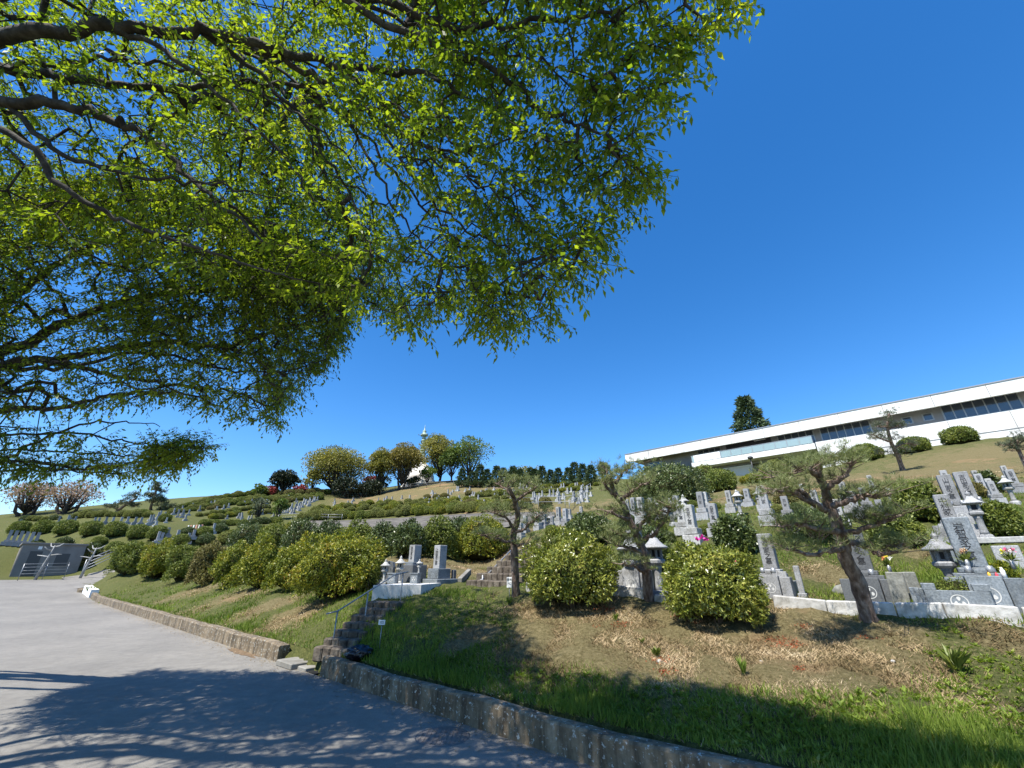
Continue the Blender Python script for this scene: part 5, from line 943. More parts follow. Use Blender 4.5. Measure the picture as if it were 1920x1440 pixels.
pine('pine_tree', 'leaning thick barked pine in the middle of the right hand graves', (1628, 1150, tC), [(1629, 1154, tC), (1608, 1092, tC+.02), (1586, 1047, tC+.05), (1577, 1007, tC+.1), (1564, 968, tC+.15), (1552, 943, tC+.2), (1547, 915, tC+.2), (1535, 892, tC+.2), (1528, 868, tC+.2)],
     [[(1551, 915, tC), (1572, 900, tC-.1), (1590, 884, tC-.2), (1597, 866, tC-.3)], [(1535, 893, tC), (1520, 882, tC-.1), (1502, 882, tC-.2), (1488, 888, tC-.3)], [(1533, 890, tC), (1537, 868, tC), (1560, 862, tC+.1), (1580, 855, tC+.2)], [(1553, 960, tC), (1518, 941, tC-.2), (1487, 923, tC-.3), (1462, 920, tC-.45), (1440, 925, tC-.5)], [(1530, 948, tC-.1), (1505, 925, tC-.2), (1470, 900, tC-.2), (1448, 896, tC-.2)], [(1562, 948, tC), (1594, 937, tC-.2), (1622, 931, tC-.3), (1648, 929, tC-.4), (1668, 925, tC-.5)], [(1582, 1002, tC), (1612, 992, tC-.2), (1640, 984, tC-.3), (1668, 975, tC-.4), (1700, 961, tC-.5)], [(1596, 1018, tC), (1625, 1026, tC-.2), (1650, 1038, tC-.35), (1678, 1033, tC-.45), (1697, 1019, tC-.5)], [(1576, 998, tC), (1537, 992, tC-.2), (1500, 984, tC-.3), (1457, 986, tC-.4)], [(1580, 1028, tC), (1546, 1034, tC-.2), (1510, 1040, tC-.3), (1462, 1022, tC-.4)]],
     [(1545, 862, tC, 34), (1590, 860, tC-.1, 30), (1500, 872, tC-.1, 28), (1455, 915, tC-.3, 26), (1480, 985, tC-.3, 34), (1475, 1015, tC-.3, 30), (1530, 1000, tC-.1, 34), (1660, 960, tC-.3, 38), (1680, 1010, tC-.3, 32), (1620, 965, tC-.1, 30), (1570, 930, tC+.1, 26)], needle=.085, nw=.0042, tr=.1, seed=33, padn=13, rough=.16)
tD = 30
pine('pine_tree', 'thin leaning pine on the grass mound before the white building', (1692, 882, tD), [(1693, 883, tD), (1683, 855, tD), (1671, 830, tD), (1664, 800, tD), (1668, 775, tD)],
     [[(1672, 830, tD), (1650, 822, tD-.5), (1635, 815, tD-.6)], [(1676, 838, tD), (1700, 832, tD), (1718, 835, tD)], [(1666, 805, tD), (1685, 798, tD)], [(1664, 800, tD), (1645, 800, tD)]],
     [(1668, 775, tD, 17), (1655, 792, tD, 18), (1682, 800, tD, 17), (1645, 818, tD, 18), (1670, 818, tD, 18), (1705, 835, tD, 22), (1690, 850, tD, 20), (1660, 845, tD, 16)], needle=.17, nw=.018, tr=.16, seed=34, mk='pine_far', padn=13, nt=9)
tE = 62
pine('pine_tree', 'bent wind swept pine on the left skyline', (216, 972, tE), [(216, 973, tE), (222, 957, tE), (238, 945, tE), (255, 935, tE)], [[(222, 957, tE), (212, 950, tE)], [(238, 945, tE), (248, 948, tE)]], [(206, 949, tE, 9), (230, 943, tE, 10), (245, 934, tE, 12), (255, 928, tE, 8), (250, 948, tE, 6)], needle=.35, nw=.05, tr=.3, seed=35, mk='pine_far', padn=11, nt=8)
pine('pine_tree', 'tall thin pine right of the bent one on the left skyline', (277, 974, tE), [(277, 975, tE), (283, 950, tE), (290, 930, tE), (297, 908, tE)], [[(287, 940, tE), (302, 938, tE)], [(290, 928, tE), (278, 930, tE)]], [(297, 909, tE, 7), (290, 916, tE, 9), (303, 920, tE, 8), (280, 930, tE, 8), (297, 932, tE, 10), (284, 940, tE, 9), (305, 940, tE, 7)], needle=.4, nw=.06, tr=.22, seed=36, mk='pine_far', padn=9, nt=8)
pine('pine_tree', 'low pale pine at the right foot of the tall thin pine on the skyline', (308, 972, tE), [(308, 972, tE), (308, 958, tE), (311, 945, tE)], [[(308, 958, tE), (320, 952, tE)]], [(305, 948, tE, 8), (318, 950, tE, 9), (300, 958, tE, 7), (325, 958, tE, 7)], needle=.4, nw=.06, tr=.18, seed=37, mk='pine_far', padn=9, nt=8)
pine('pine_tree', 'tiny dark pine alone on the crest left of the white building', (1131, 898, 80), [(1131, 900, 80), (1131, 880, 80), (1131, 872, 80)], [[(1131, 885, 80), (1136, 883, 80)]], [(1131, 873, 80, 6), (1128, 880, 80, 7), (1136, 880, 80, 6), (1131, 888, 80, 8)], needle=.5, nw=.1, tr=.2, seed=38, mk='pine_far', padn=14, nt=10)
pine('pine_tree', 'small spreading pine at the right edge on the grass mound', (1912, 850, 20), [(1912, 852, 20), (1908, 838, 20), (1912, 822, 20)], [[(1909, 838, 20), (1890, 833, 20)], [(1910, 830, 20), (1925, 826, 20)]], [(1888, 830, 20, 16), (1915, 820, 20, 18), (1902, 842, 20, 14), (1930, 835, 20, 18)], needle=.13, nw=.015, tr=.09, seed=39, mk='pine_far', padn=14, nt=9)

# ------------------------------------------------------------------ big overhanging zelkovas
LIT = [[(1010,1125),(1930,1165),(1930,1425),(1820,1410),(1620,1375),(1450,1325),(1280,1285),(1020,1262)], [(165,1095),(560,1180),(600,1130),(640,1000),(250,1000)],
       [(-100,1120),(150,1128),(520,1222),(400,1228),(330,1245),(150,1290),(-100,1370)], [(640,900),(1930,900),(1930,1130),(1000,1125),(880,1098),(700,1112)]]
LIT2 = [[(1010,1145),(1700,1175),(1700,1280),(1400,1268),(1280,1250),(1040,1240)]]
def shade_ok(P, polys):
    z = np.full(len(P), -1.2)
    for _ in range(4):
        k = (P[:, 2]-z)/SUN[2]; X = P[:, 0]-SUN[0]*k; Y = P[:, 1]-SUN[1]*k; z = ground(X, Y)
    x, y, d = proj(np.stack([X, Y, z], 1)); bad = np.zeros(len(P), bool)
    for p in polys: bad |= inpoly(x, y, p) & (d > .5)
    return ~bad
def zelkova(label, base, fork, limbs, clusters, leafmat, ll=(.05, .075), r0=.2, seed=0, per=(3, 9), twig_r=.0032, maxattach=2.6):
    """limbs: [(points px,py,t), r_start, r_end]; clusters: world points where the leaf sprays hang"""
    r_ = np.random.default_rng(seed); b = np.array(base); e = empty('zelkova_tree', b, 0, label=label, cat='tree'); f = np.array(fork); mid = (b+f)/2+np.array([.15, -.1, 0])
    T = spline([b+[0, 0, -.3], b+[0, 0, .3], mid, f], 6); mb = MB(); n = len(T); mb.tube(T-b, [r0*(1.35 if i < 3 else 1.05-.3*i/n) for i in range(n)], 14, rough=.05); mb.build('trunk', M['bark_z'], e)
    pos = []; par = []; rad = []
    for pts, ra, rb, in limbs:
        Q = [W(*p) if p[2] is not None else None for p in pts]; Q = np.array([f-[0, 0, .3]]+Q); 
        if pts[0][0] >= -150 and pos:      # a side limb: it leaves the nearest point of a limb already grown
            q1_ = Q[1]; A_ = np.array(pos); j_ = int(((A_-q1_)**2).sum(1).argmin()); Q[0] = A_[j_]; ra = min(ra, rad[j_]*.8); rb = min(rb, ra*.5)
        if np.linalg.norm(Q[0]-Q[1]) < .12: Q = Q[1:]
        Q = spline(Q, 7); Q[1:-1] += r_.normal(size=Q[1:-1].shape)*.018; L = len(Q); rr = [ra+(rb-ra)*(i/L)**.8 for i in range(L)]; mb = MB(); mb.tube(Q-b, rr, 10, rough=.05); mb.build('limb', M['bark_z'], e)
        for i in range(2, L): pos.append(Q[i]); par.append(-1); rad.append(rr[i])
        for i in range(2, L-1): q = (Q[i]+Q[i+1])/2; pos.append(q); par.append(-1); rad.append(rr[i])
    nl = len(pos); cap = nl+len(clusters)*12+10; P = np.zeros((cap, 3)); P[:nl] = pos; par = list(par); N = nl
    d0 = np.array([np.min(((P[:nl]-c)**2).sum(1)) for c in clusters]); order = np.argsort(d0); ends = []
    for ci in order:
        c = clusters[ci]; d2 = ((P[:N]-c)**2).sum(1); j = int(d2.argmin()); dist = math.sqrt(d2[j])
        if dist > maxattach: continue
        k = max(1, int(dist/.22)); prev = j; s0 = P[j].copy(); perp = r_.normal(size=3)*dist*.1; perp[2] += dist*.08
        for i in range(1, k+1):
            t = i/k; q = s0+(c-s0)*t+perp*math.sin(math.pi*t)+r_.normal(size=3)*.012; P[N] = q; par.append(prev); prev = N; N += 1
        ends.append(prev)
    par = np.array(par); cnt = np.zeros(N); 
    for x in ends: cnt[x] += 1
    for i in range(N-1, nl-1, -1):
        if par[i] >= 0: cnt[par[i]] += cnt[i]
    idx = np.arange(nl, N); pr = par[idx]; R1 = twig_r*np.maximum(cnt[idx], 1)**.47; R0 = np.where(pr >= nl, twig_r*np.maximum(cnt[pr], 1)**.47, R1*1.1); R0 = np.minimum(R0, R1*1.5)
    V, Q = seg_quads(P[pr], P[idx], R0, R1, 4)
    # sprays
    E = np.array(ends); G = P[E]; Dp = unit(P[E]-P[par[E]]); C, D, Nn, Lf = [], [], [], []; s0s, s1s = [], []
    for s in range(per[0]):
        sd_ = unit(Dp*.9+r_.normal(size=G.shape)*.65+[0, 0, -.22]); Ls = r_.uniform(.16, .36, len(G))[:, None]; tip = G+sd_*Ls; s0s.append(G); s1s.append(tip); side = unit(np.cross(sd_, [0, 0, 1.0])+1e-3)
        for k in range(per[1]):
            t = (k+.6)/per[1]; q = G+sd_*Ls*t+np.array([0, 0, -.02])*t*t; sg = 1 if k % 2 else -1; C.append(q+r_.normal(size=q.shape)*.006); D.append(unit(sd_*.55+side*sg*.7+r_.normal(size=q.shape)*.28+[0, 0, -.6])); Nn.append(unit(r_.normal(size=q.shape)*.35+[0, 0, 1.0])); Lf.append(r_.uniform(ll[0], ll[1], len(G)))
    V2, Q2 = seg_quads(np.concatenate(s0s), np.concatenate(s1s), np.full(len(G)*per[0], .0028), np.full(len(G)*per[0], .0012), 3); Vt, Qt = merge([(V, Q), (V2, Q2)]); mesh_np('branches', Vt-b, Qt, M['bark_z'], e)
    Lf = np.concatenate(Lf); V, Q = leaf_quads(np.concatenate(C), np.concatenate(D), np.concatenate(Nn), Lf, Lf*.42, .1); mesh_np('foliage', V-b, Q, M[leafmat], e); return e
def sample_screen(poly, n, tf, seed, thin=None, lit=LIT, dz=0.0):
    r_ = np.random.default_rng(seed); xs = [p[0] for p in poly]; ys = [p[1] for p in poly]; out = []; left = n; guard = 0
    while left > 0 and guard < 60:
        guard += 1; m = left*3; x = r_.uniform(min(xs), max(xs), m); y = r_.uniform(min(ys), max(ys), m); ok = inpoly(x, y, poly)
        if thin is not None: ok &= r_.random(m) < thin(x, y)
        x, y = x[ok][:left], y[ok][:left]; a, b_ = tf(x, y); done = np.zeros(len(x), bool)
        for _ in range(10):
            t = a+(b_-a)*r_.random(len(x)); P = np.array([W(*q) for q in zip(x, y, t)]).reshape(-1, 3); good = ~done
            if lit: good &= shade_ok(P, lit)
            out += list(P[good]); done |= good
            if done.all(): break
        left -= int(done.sum())
    return out
def sample_out(c, r, n, seed, lit=LIT, zmin=.9):
    r_ = np.random.default_rng(seed); P = np.array(c)+unit(r_.normal(size=(n, 3)))*(.45+.55*r_.random((n, 1))**.5)*np.array(r); x, y, d = proj(P); inside = (d > .2) & (x > -90) & (x < 2010) & (y > -90) & (y < 1530); ok = ~inside & (P[:, 2] > zmin) & shade_ok(P, lit)
    return list(P[ok])
PA = [(-130,-130),(1440,-130),(1400,5),(1345,30),(1300,75),(1262,130),(1240,200),(1200,270),(1215,330),(1165,385),(1120,395),(1150,440),(1105,490),(1085,545),(1040,590),(990,612),(930,618),(885,590),(850,560),(800,590),(760,600),(700,575),(640,560),(520,545),(350,520),(200,470),(80,430),(-130,400)]
def sample_shadow(poly, n, seed, allow, hmin=2.2, hmax=8.5, out=False):
    """places in the crowns that stand between the sun and a patch of ground the trees shade"""
    r_ = np.random.default_rng(seed); xs = [p[0] for p in poly]; ys = [p[1] for p in poly]; x = r_.uniform(min(xs), max(xs), n*7); y = r_.uniform(min(ys), max(ys), n*7); m = inpoly(x, y, poly); G = hit(x[m], y[m], 1.5)
    P = G+SUN*(r_.uniform(hmin, hmax, len(G))/SUN[2])[:, None]; X, Y, d = proj(P); ok = np.zeros(len(P), bool); inside = (d > .2) & (X > -60) & (X < 1980) & (Y > -60) & (Y < 1500)
    for a in allow: ok |= inpoly(X, Y, a) & (d > 2.6)
    if out: ok |= ~inside & (np.abs(P[:, 0]+3) < 9)
    ok &= shade_ok(P, LIT); return list(P[ok][:n])
SH1 = [(690,1115),(800,1100),(925,1108),(975,1150),(965,1185),(992,1210),(985,1245),(920,1290),(760,1270),(640,1215)]
SH2 = [(0,1352),(150,1305),(330,1262),(400,1240),(560,1245),(900,1340),(1300,1440),(0,1440)]
SH3 = [(990,1300),(1270,1295),(1440,1335),(1460,1420),(1700,1410),(1850,1430),(1850,1440),(1300,1440)]
HA = [(560,130,60,.35),(1120,110,60,.35),(1000,170,50,.5),(640,300,60,.5),(870,330,60,.55),(1060,330,60,.35),(700,70,60,.6),(560,420,45,.6),(740,520,45,.35),(860,500,50,.55),(1150,230,50,.6),(240,170,50,.6),(90,250,60,.6),(620,230,50,.5),(800,420,50,.6),(950,60,50,.6),(30,150,50,.6),(400,90,50,.7)]
def thinA(x, y):
    f = .62+.42*wob(x/70, y/70, 1.0, 11)
    for cx, cy, r, k in HA: f = f*(1-(1-k)*np.exp(-((x-cx)**2+(y-cy)**2)/(r*r)))
    return np.clip(f+.35*smooth(y, 380, 560)*(x > 650), .04, 1)
def tA_(x, y):
    hi = np.interp(x, [0, 400, 700, 900, 1100, 1300], [7.2, 6.8, 5.6, 4.9, 4.4, 4.2]); lo = np.interp(x, [0, 300, 700, 1000, 1300], [3.8, 3.6, 3.3, 3.0, 2.9]); return lo, hi
cA = sample_screen(PA, 2150, tA_, 41, thinA)
cA += sample_shadow(SH1, 950, 71, [PA])+sample_shadow(SH2, 210, 72, [PA], out=True)+sample_shadow(SH3, 130, 73, [PA], out=True)
cA += sample_out((-6.5, 1.2, 5.4), (7, 6, 3), 480, 42)+sample_out((.5, .3, 5.2), (5.2, 3.6, 1.9), 150, 43)
limA = [([(-300,140,4.13),(0,72,3.87),(200,50,3.87),(380,62,3.96),(520,92,4.04),(640,126,3.96),(740,133,3.78),(805,142,3.61),(880,188,3.44)], .085, .012),
        ([(380,62,4.04),(470,85,4.13),(600,155,4.13),(700,220,4.04),(800,272,3.87),(860,308,3.70),(905,352,3.53)], .08, .01),
        ([(-300,160,4.47),(0,130,4.30),(130,150,4.30),(300,165,4.39),(430,155,4.39),(560,158,4.30),(640,152,4.13)], .07, .012),
        ([(-300,200,3.96),(0,188,3.87),(150,205,3.96),(250,248,4.04),(330,305,4.04),(420,392,3.96),(500,455,3.87)], .075, .01),
        ([(-300,220,3.61),(0,238,3.53),(120,355,3.61),(250,422,3.70),(420,480,3.70),(540,520,3.61)], .045, .006),
        ([(470,100,4.56),(640,215,4.47),(720,300,4.30),(790,385,4.13),(850,445,3.87),(880,520,3.61)], .07, .008),
        ([(-300,60,3.96),(300,-60,3.78),(640,-20,3.61),(860,50,3.44),(1000,40,3.27),(1160,20,3.01)], .08, .008),
        ([(500,-60,3.61),(900,120,3.44),(1010,200,3.35),(1080,230,3.18),(1150,260,3.01)], .06, .006),
        ([(-200,-160,3.44),(500,-300,3.10),(1000,-200,2.84),(1300,-100,2.75)], .09, .01), ([(800,272,3.87),(870,285,3.70),(980,260,3.53),(1060,215,3.35)], .02, .005), ([(700,220,4.04),(780,340,3.96),(860,420,3.78),(960,470,3.53),(1030,520,3.35)], .025, .005)]
# limbs that carry the part of the crown above and behind the camera
limA += [([(200,48,3.87),(330,110,3.9),(470,230,3.9),(560,330,3.8),(620,420,3.7)], .03, .005), ([(380,62,4.0),(500,150,4.1),(590,260,4.1),(660,380,4.0),(700,480,3.8)], .03, .005), ([(640,126,4.0),(720,190,3.9),(800,230,3.8),(900,300,3.6),(990,380,3.4)], .022, .004), ([(600,155,4.1),(690,290,4.0),(760,420,3.9),(830,500,3.7)], .02, .004), ([(0,188,3.9),(120,290,3.9),(260,330,3.9),(400,350,3.8),(520,370,3.7)], .03, .004), ([(0,128,4.1),(180,110,4.1),(340,130,4.1),(520,190,4.0),(640,280,3.9),(700,380,3.8)], .028, .004), ([(640,-20,3.6),(760,40,3.6),(900,90,3.4),(1020,110,3.3),(1120,150,3.2)], .02, .004)]
zelkova('big fresh green zelkova whose branches hang over the road from the upper left', (-7.6, .8, -1.6), (-7.3, 1.7, 3.4), limA, cA, 'leaf_z', (.034, .084), .26, 51, per=(3, 9), maxattach=3.4)
PB = [(-130,330),(250,330),(520,430),(660,500),(655,590),(640,645),(600,690),(548,735),(540,778),(505,798),(480,778),(440,762),(300,742),(150,768),(-130,775)]
HB_ = [(60,610,80,.3),(180,560,60,.5),(60,730,60,.2),(200,700,80,.35),(300,700,60,.4),(480,720,50,.5),(420,600,40,.6),(560,640,40,.6),(100,500,60,.5)]
def thinB(x, y):
    f = .6+.42*wob(x/55, y/40, 1.0, 12)
    for cx, cy, r, k in HB_: f = f*(1-(1-k)*np.exp(-((x-cx)**2+(y-cy)**2)/(r*r)))
    return np.clip(f, .03, 1)
cB = sample_screen(PB, 2600, lambda x, y: (np.full(len(x), 4.6), np.interp(x, [0, 640], [7.2, 6.6])), 44, thinB)+sample_out((-11, 5.2, 4.6), (6, 5.5, 3), 330, 45)+sample_shadow(SH1, 800, 74, [PB])
limB = [([(-250,740,6.82),(0,662,6.45),(130,602,6.32),(250,562,6.20),(400,545,5.95),(530,545,5.70)], .12, .012), ([(-250,760,6.82),(0,690,6.57),(150,664,6.45),(300,642,6.32),(420,650,6.08),(520,618,5.83),(610,600,5.58)], .1, .01),
        ([(-250,780,6.57),(0,682,6.32),(100,680,6.20),(200,700,6.08),(330,722,5.89),(430,738,5.70),(515,765,5.52)], .07, .008), ([(-200,780,6.08),(0,768,5.89),(120,764,5.83),(200,744,5.77),(330,736,5.64),(400,760,5.52)], .06, .008), ([(-200,700,6.70),(20,560,6.57),(150,470,6.51),(300,420,6.39),(450,440,6.20)], .09, .01), ([(-200,640,6.82),(0,480,6.51),(200,380,6.45),(350,360,6.20)], .08, .01), ([(0,690,6.45),(120,690,6.20),(260,660,5.95),(420,690,5.70),(540,700,5.46)], .05, .007)]
PC = [(-130,795),(80,800),(200,815),(300,830),(345,822),(392,832),(385,848),(345,868),(300,884),(200,886),(0,884),(-130,884)]
cC = sample_screen(PC, 210, lambda x, y: (np.full(len(x), 5.7), np.full(len(x), 6.9)), 46, lambda x, y: np.clip(.2+.9*smooth(y, 855, 875)+.9*smooth(x, 270, 330), 0, 1))+sample_screen([(290,828),(392,832),(385,850),(330,872),(285,884)], 80, lambda x, y: (np.full(len(x), 5.7), np.full(len(x), 6.5)), 48)
limC = [([(-150,905,7.06),(0,868,6.76),(60,864,6.66),(140,876,6.57),(240,870,6.42),(320,850,6.27),(388,835,6.12)], .06, .006), ([(-150,850,6.86),(0,816,6.66),(150,814,6.57),(250,832,6.37),(335,842,6.17)], .05, .006), ([(-150,880,6.86),(0,845,6.66),(150,850,6.52),(260,858,6.37),(340,868,6.22),(372,846,6.12)], .05, .006), ([(-150,920,6.86),(0,882,6.62),(120,884,6.47),(210,888,6.32),(300,884,6.17)], .04, .005), ([(0,868,6.76),(130,800,6.57),(220,792,6.37),(300,800,6.27)], .03, .004)]
zelkova('second zelkova, its lower dark green boughs and sparse twigs reaching in from the left edge', (-11.4, 5.0, -1.6), (-10.9, 5.3, 2.0), limB+limC, cB+cC, 'leaf_z2', (.032, .078), .24, 52, per=(3, 9), maxattach=3.0)

# ------------------------------------------------------------------ grass
M['grass'] = leaf_mat('grass blades', [(0, (.06, .1, .018)), (.4, (.12, .18, .025)), (.8, (.22, .28, .045)), (1, (.38, .36, .12))], .35, .7, .6, (1.3, 1.35, .5), .55, .2)
M['straw'] = leaf_mat('dry straw', [(0, (.1, .075, .035)), (.35, (.24, .175, .09)), (.75, (.45, .34, .2)), (1, (.66, .55, .37))], .2, 1.5, .8, (1, 1, .9), .8, .15)
def blades(n, rmin, rmax, seed, amin=-1.15, amax=1.25):
    r_ = np.random.default_rng(seed); a = r_.uniform(amin, amax, n); r = np.exp(r_.uniform(math.log(rmin), math.log(rmax), n)); x = r*np.sin(a); y = r*np.cos(a); s = kerb_s(x, y); L = KD[0]*x+KD[1]*y; m = (s > .22) & ~((L > 37) & (L < 52) & (s < 16)); q = np.stack([x, y], 1)-SA; ln = q@SD; la = q@SX; m &= ~((ln > -.5) & (ln < 1.75) & (np.abs(la) < .3+.05*np.sin(ln*9))); return x[m], y[m], r[m], s[m], r_
def build_blades(x, y, hgt, wid, lean, mat_, name, lab=None):
    n = len(x); r_ = np.random.default_rng(len(name)); z = ground(x, y)-.01; a = r_.uniform(0, 6.283, n); D = np.stack([np.cos(a)*lean, np.sin(a)*lean, np.ones(n)], 1); D = unit(D); B = np.stack([x, y, z], 1); b2 = r_.uniform(0, 6.283, n); S_ = np.stack([np.cos(b2), np.sin(b2), np.zeros(n)], 1)*wid[:, None]/2
    V = np.stack([B-S_, B+S_, B+D*hgt[:, None]], 1).reshape(-1, 3); o = mesh_np(name, V, np.arange(3*n).reshape(-1, 3), M[mat_]); tag(o, lab, 'grass' if mat_ == 'grass' else 'dry grass', kind='stuff'); return o
x, y, r, s, r_ = blades(900000, 2.7, 34, 61); dr = dryness(x, y); lush = np.clip(.55+.5*wob(x, y, 1.3, 21), 0, 1)
g = (r_.random(len(x)) > dr*1.05) & (r_.random(len(x)) < np.clip(.35+.8*lush, 0, 1)); xx, yy, rr, ss = x[g], y[g], r[g], s[g]
near_kerb = 1-smooth(ss, .3, 2.6); curbd = (proj(np.stack([xx, yy, ground(xx, yy)], 1))[0] > 1690); hh = (.035+.11*lush[g]*(0.4+.6*near_kerb+.35*curbd)+.05*(wob(xx, yy, 6, 22) > .55)*lush[g])*r_.uniform(.5, 1.4, len(xx))*np.clip(1-.5*dr[g], .3, 1)
build_blades(xx, yy, hh, np.clip(.0045+.0011*rr, 0, .03)*r_.uniform(.7, 1.3, len(xx)), r_.uniform(.1, .9, len(xx)), 'grass', 'grass', 'green grass and weeds growing on the roadside bank and between the graves')
g = (r_.random(len(x)) < np.clip(dr*1.5-.12, .07, .92)); xx, yy, rr = x[g], y[g], r[g]
build_blades(xx, yy, r_.uniform(.03, .1, len(xx)), np.clip(.005+.0013*rr, 0, .03), r_.uniform(.8, 3.5, len(xx)), 'straw', 'dry_grass', 'dry straw coloured grass thatch on the sunny part of the bank')

def weeds(n, seed, name, label, mk, poly, size, per=7):
    """low rosettes of broad leaves, far too many to count"""
    r_ = np.random.default_rng(seed); xs = [p[0] for p in poly]; ys = [p[1] for p in poly]; x = r_.uniform(min(xs), max(xs), n*4); y = r_.uniform(min(ys), max(ys), n*4); m = inpoly(x, y, poly); x, y = x[m][:n], y[m][:n]; G = hit(x, y, 1.6); k = (kerb_s(G[:, 0], G[:, 1]) > .3) & (dryness(G[:, 0], G[:, 1]) < .62); G = G[k]; sz = r_.uniform(*size, len(G))
    C = np.repeat(G, per, 0)+[0, 0, .012]; a = r_.uniform(0, 6.283, len(C)); D = np.stack([np.cos(a), np.sin(a), r_.uniform(.15, 1.3, len(C))], 1); V, Q = leaf_quads(C, D, unit(r_.normal(size=C.shape)*.25+[0, 0, 1]), np.repeat(sz, per)*r_.uniform(.7, 1.2, len(C)), np.repeat(sz, per)*.34); tag(mesh_np(name, V, Q, M[mk]), label, 'weeds', kind='stuff')
BANK = [(640,1150),(900,1120),(1100,1250),(1500,1270),(1750,1180),(1960,1190),(2000,1460),(1000,1460),(640,1270)]
weeds(2600, 81, 'weeds', 'low broad leafed weeds in the green part of the roadside bank', 'grass', BANK, (.025, .07))
M['red_leaf'] = leaf_mat('red creeping leaves', [(0, (.2, .05, .02)), (.6, (.38, .1, .04)), (1, (.42, .2, .08))], .2, 3, .6)
for i, (px, py, r0) in enumerate([(1140, 1143, .13), (1166, 1172, .08), (1112, 1178, .06), (1298, 1168, .08), (1460, 1205, .13), (1488, 1212, .08), (1505, 1176, .06), (1626, 1200, .08), (1240, 1240, .09), (1245, 1262, .08), (1497, 1255, .06), (1272, 1158, .05)]):
    P = H(px, py); n = int(90*r0/.1); a = rng.uniform(0, 6.283, n); rr_ = r0*1.5*rng.random(n); C = np.stack([P[0]+rr_*np.cos(a)*1.4, P[1]+rr_*np.sin(a), np.zeros(n)], 1); C[:, 2] = ground(C[:, 0], C[:, 1])+.012; D = np.stack([np.cos(a*3), np.sin(a*3), rng.uniform(.1, .8, n)], 1); V, Q = leaf_quads(C, D, rand_unit(n), .028, .011); tag(mesh_np('red_weed', V, Q, M['red_leaf']), ['patch of red leaved weed between the two large round shrubs, beside the left one', 'patch of red leaved weed scattered on the dry part of the bank'][i > 0], 'weed', None if i == 0 else 'red leaved weed patches')
def plant(px, py, n, h, w, mk, label, arch=.5, name='broadleaf_weed'):
    P = H(px, py); a = rng.uniform(0, 6.283, n); D = np.stack([np.cos(a)*arch, np.sin(a)*arch, rng.uniform(.5, 1.2, n)], 1); C = np.zeros((n, 3))+np.stack([np.cos(a)*h*.12, np.sin(a)*h*.12, rng.uniform(0, h*.35, n)], 1); V, Q = leaf_quads(C, D, unit(rng.normal(size=(n, 3))*.3+[0, 0, 1]), h*rng.uniform(.6, 1.1, n), w); o = mesh_np(name, V, Q, M[mk]); o.location = P; return tag(o, label, 'plant')
plant(1797, 1262, 46, .24, .035, 'az_grn', 'tall dark leafy weed clump in the grass at the lower right'); plant(1232, 1232, 60, .1, .03, 'az_grn', 'small dark green seedling plant above a pale stone on the dry bank'); plant(1204, 1207, 24, .07, .02, 'az_grn', 'tiny green seedling left of the pale stone on the dry bank'); plant(1155, 1165, 40, .12, .012, 'grass', 'grass tuft at the right foot of the left round shrub'); plant(955, 1133, 60, .12, .015, 'grass', 'bright grass tuft on the bank below the white notice'); plant(1395, 1268, 60, .16, .012, 'grass', 'tall bright grass tuft at the lower edge of the dry bank', .3)
plant(168, 1117, 40, .5, .09, 'az_grn', 'dark weed growing at the end of the whitewashed kerb block')
def stone(px, py, r0, label):
    P = H(px, py); mb = MB(); mb.lathe([(r0*.8, -r0*.4), (r0, 0), (r0*.85, r0*.4), (r0*.3, r0*.62)], 9, (0, 0, 0), sq=lambda a, z: .15*math.sin(2*a+1)+.08*math.sin(5*a)); o = mb.build('stone', M['curb_stone']); o.location = P; o.rotation_euler = (.2, .1, px*.1); tag(o, label, 'stone')
stone(1236, 1240, .035, 'pale round stone under the small dark seedling on the dry bank'); stone(1427, 1240, .018, 'tiny pale pebble in the middle of the dry bank'); stone(1674, 1240, .025, 'small pale stone on the bank left of the tall weed clump'); stone(1585, 1170, .022, 'small pale pebble on the bank below the whitish curb')
def trash_bag():
    P = H(672, 1238); P[2] += .02; r_ = np.random.default_rng(3); a, b = np.meshgrid(np.arange(28), np.arange(14)); th = a.ravel()*2*math.pi/28; fi = (b.ravel()/13-.5)*math.pi*.98; d = np.stack([np.cos(fi)*np.cos(th), np.cos(fi)*np.sin(th), np.sin(fi)], 1); k = 1+.13*np.sin(th*5+fi*7)+.1*np.sin(th*9-fi*5)+.07*np.sin(fi*17+th*3)
    V = d*k[:, None]*[.2, .13, .1]+[0, 0, .07]; V[:, 2] = np.maximum(V[:, 2], -.03); Q = [(j*28+i, j*28+(i+1) % 28, (j+1)*28+(i+1) % 28, (j+1)*28+i) for j in range(13) for i in range(28)]; m_ = mat('black plastic film', (.006, .006, .01), 4, .22, .6, 14, spec=.6); o = mesh_np('rubbish_bag', V, np.array(Q), m_, smooth_=False); o.location = P; o.rotation_euler = (0, 0, ROT+1.2); tag(o, 'crumpled black plastic rubbish bag on the kerb wall by the steps', 'rubbish bag')
trash_bag()
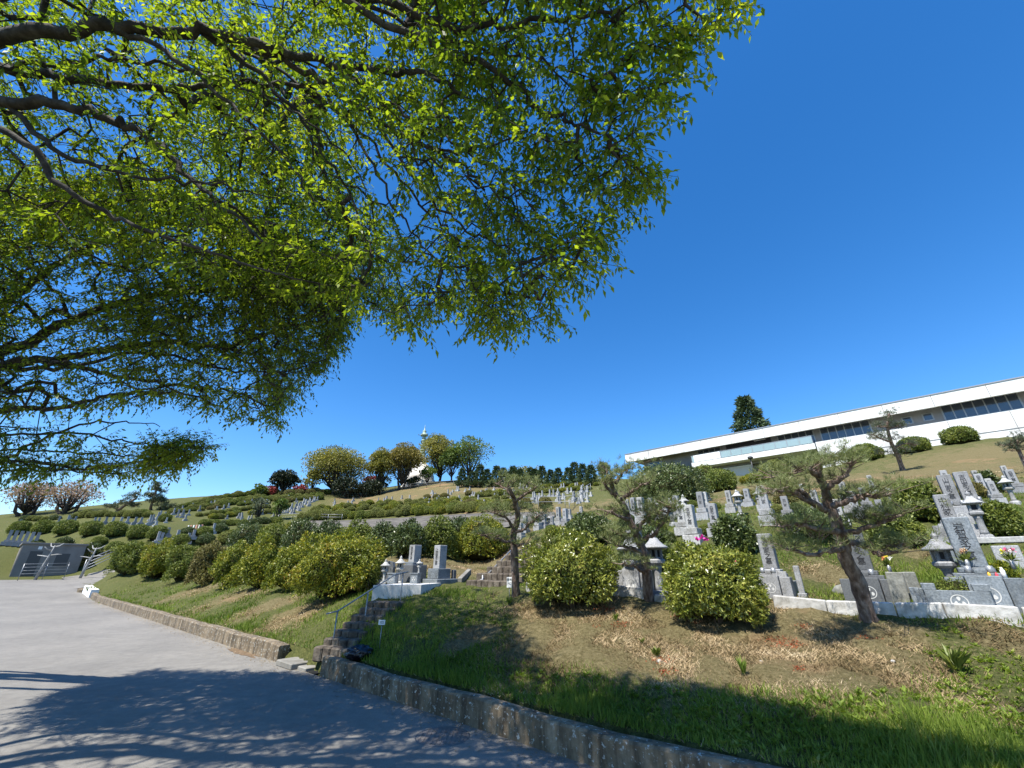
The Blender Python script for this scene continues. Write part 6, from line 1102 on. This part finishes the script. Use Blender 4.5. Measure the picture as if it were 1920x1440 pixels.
# offerings and flowers at the graves
def bouquet(px, py, t, cols, label, h=.16):
    P = W(px, py, t); e = empty('flower_bouquet', P, 0, label=label, cat='flowers'); n = 70; D = unit(rng.normal(size=(n, 3))*.5+[0, 0, 1]); V, Q = leaf_quads(np.zeros((n, 3)), D, rand_unit(n), h*rng.uniform(.5, 1.1, n), .014); mesh_np('leaves', V, Q, M['az_grn'], e)
    for i, c in enumerate(cols):
        n = 34; ctr = np.array([(i-(len(cols)-1)/2)*.05, -.01, h*(.75+.15*(i % 2))]); V, Q = leaf_quads(ctr+rng.normal(size=(n, 3))*.008, rand_unit(n), rand_unit(n), .026, .016); mesh_np('blossom', V, Q, mat('petals %d%d%d' % tuple(int(k*9) for k in c), c, 4, .6), e)
    mb = MB(); mb.lathe([(.02, -.1), (.026, -.04), (.022, .02)], 10); mb.build('vase', M['metal_rail'], e)
bouquet(1666, 1062, 6.5, [(.75, .3, .12), (.85, .7, .08), (.8, .8, .75)], 'orange, yellow and white flowers right of the dark grey family gravestone'); bouquet(1812, 1052, 5.7, [(.6, .35, .2), (.65, .45, .25)], 'faded orange flowers left of the largest blue grey gravestone'); bouquet(1896, 1052, 5.5, [(.8, .75, .05), (.75, .15, .3), (.85, .8, .75), (.7, .2, .3)], 'yellow, white and pink flowers at the right edge beside the largest gravestone'); bouquet(1832, 955, 8.6, [(.6, .06, .05), (.6, .1, .06)], 'red flowers between the twin leaning gravestones', .14)
def offering(px, py, t, c, h, label, name='drink_can', r0=.016): P = W(px, py, t); mb = MB(); mb.lathe([(r0, 0), (r0, h*.75), (r0*.5, h*.85), (r0*.5, h)], 12, P); tag(mb.build(name, mat(name+' paint', c, 4, .35)), label, name.replace('_', ' '))
offering(1857, 1083, 5.35, (.75, .4, .05), .065, 'orange drink can on the ledge of the largest gravestone'); offering(1871, 1084, 5.33, (.7, .05, .08), .065, 'red drink can on the ledge of the largest gravestone', 'soda_can'); offering(1886, 1086, 5.3, (.75, .75, .72), .14, 'white bottle standing at the right foot of the largest gravestone', 'white_bottle', .024)
# litter along the kerb, and a brown stain of silt on the road
r_ = np.random.default_rng(9); cs = r_.uniform(c_end, c_b+9, 2600); P2 = []
for c in cs: p, t, nn = kerb_pt(c); q = p-nn*abs(r_.normal())*.22; P2.append((q[0], q[1], float(road_z(*q))+.006))
P2 = np.array(P2); a = r_.uniform(0, 6.28, len(P2)); V, Q = leaf_quads(P2, np.stack([np.cos(a), np.sin(a), r_.uniform(0, .25, len(a))], 1), unit(r_.normal(size=P2.shape)*.2+[0, 0, 1]), r_.uniform(.012, .035, len(a)), .014); tag(mesh_np('leaf_litter', V, Q, M['straw']), 'dry leaf litter and grit lying along the foot of the kerb wall', 'leaf litter', kind='stuff')
P = W(455, 1224, 1.0); P = P*(-1.6/P[2]); mb = MB(); nn_ = 40; pts = [(P[0]+.55*math.cos(j*6.283/nn_)*(1+.25*math.sin(j*.9))*KD[0]*1.3+.13*math.sin(j*6.283/nn_)*KN[0], P[1]+.55*math.cos(j*6.283/nn_)*(1+.25*math.sin(j*.9))*KD[1]*1.3+.13*math.sin(j*6.283/nn_)*(1+.3*math.sin(j*1.7))*KN[1], -1.594) for j in range(nn_)]; mb.add(pts, [tuple(range(nn_))]); tag(mb.build('silt_patch', mat('brown silt', [(.3, (.09, .06, .035)), (.7, (.2, .14, .085))], 14, 1, .5)), 'brown patch of silt and leaves on the road beside the kerb wall', 'silt', kind='stuff')
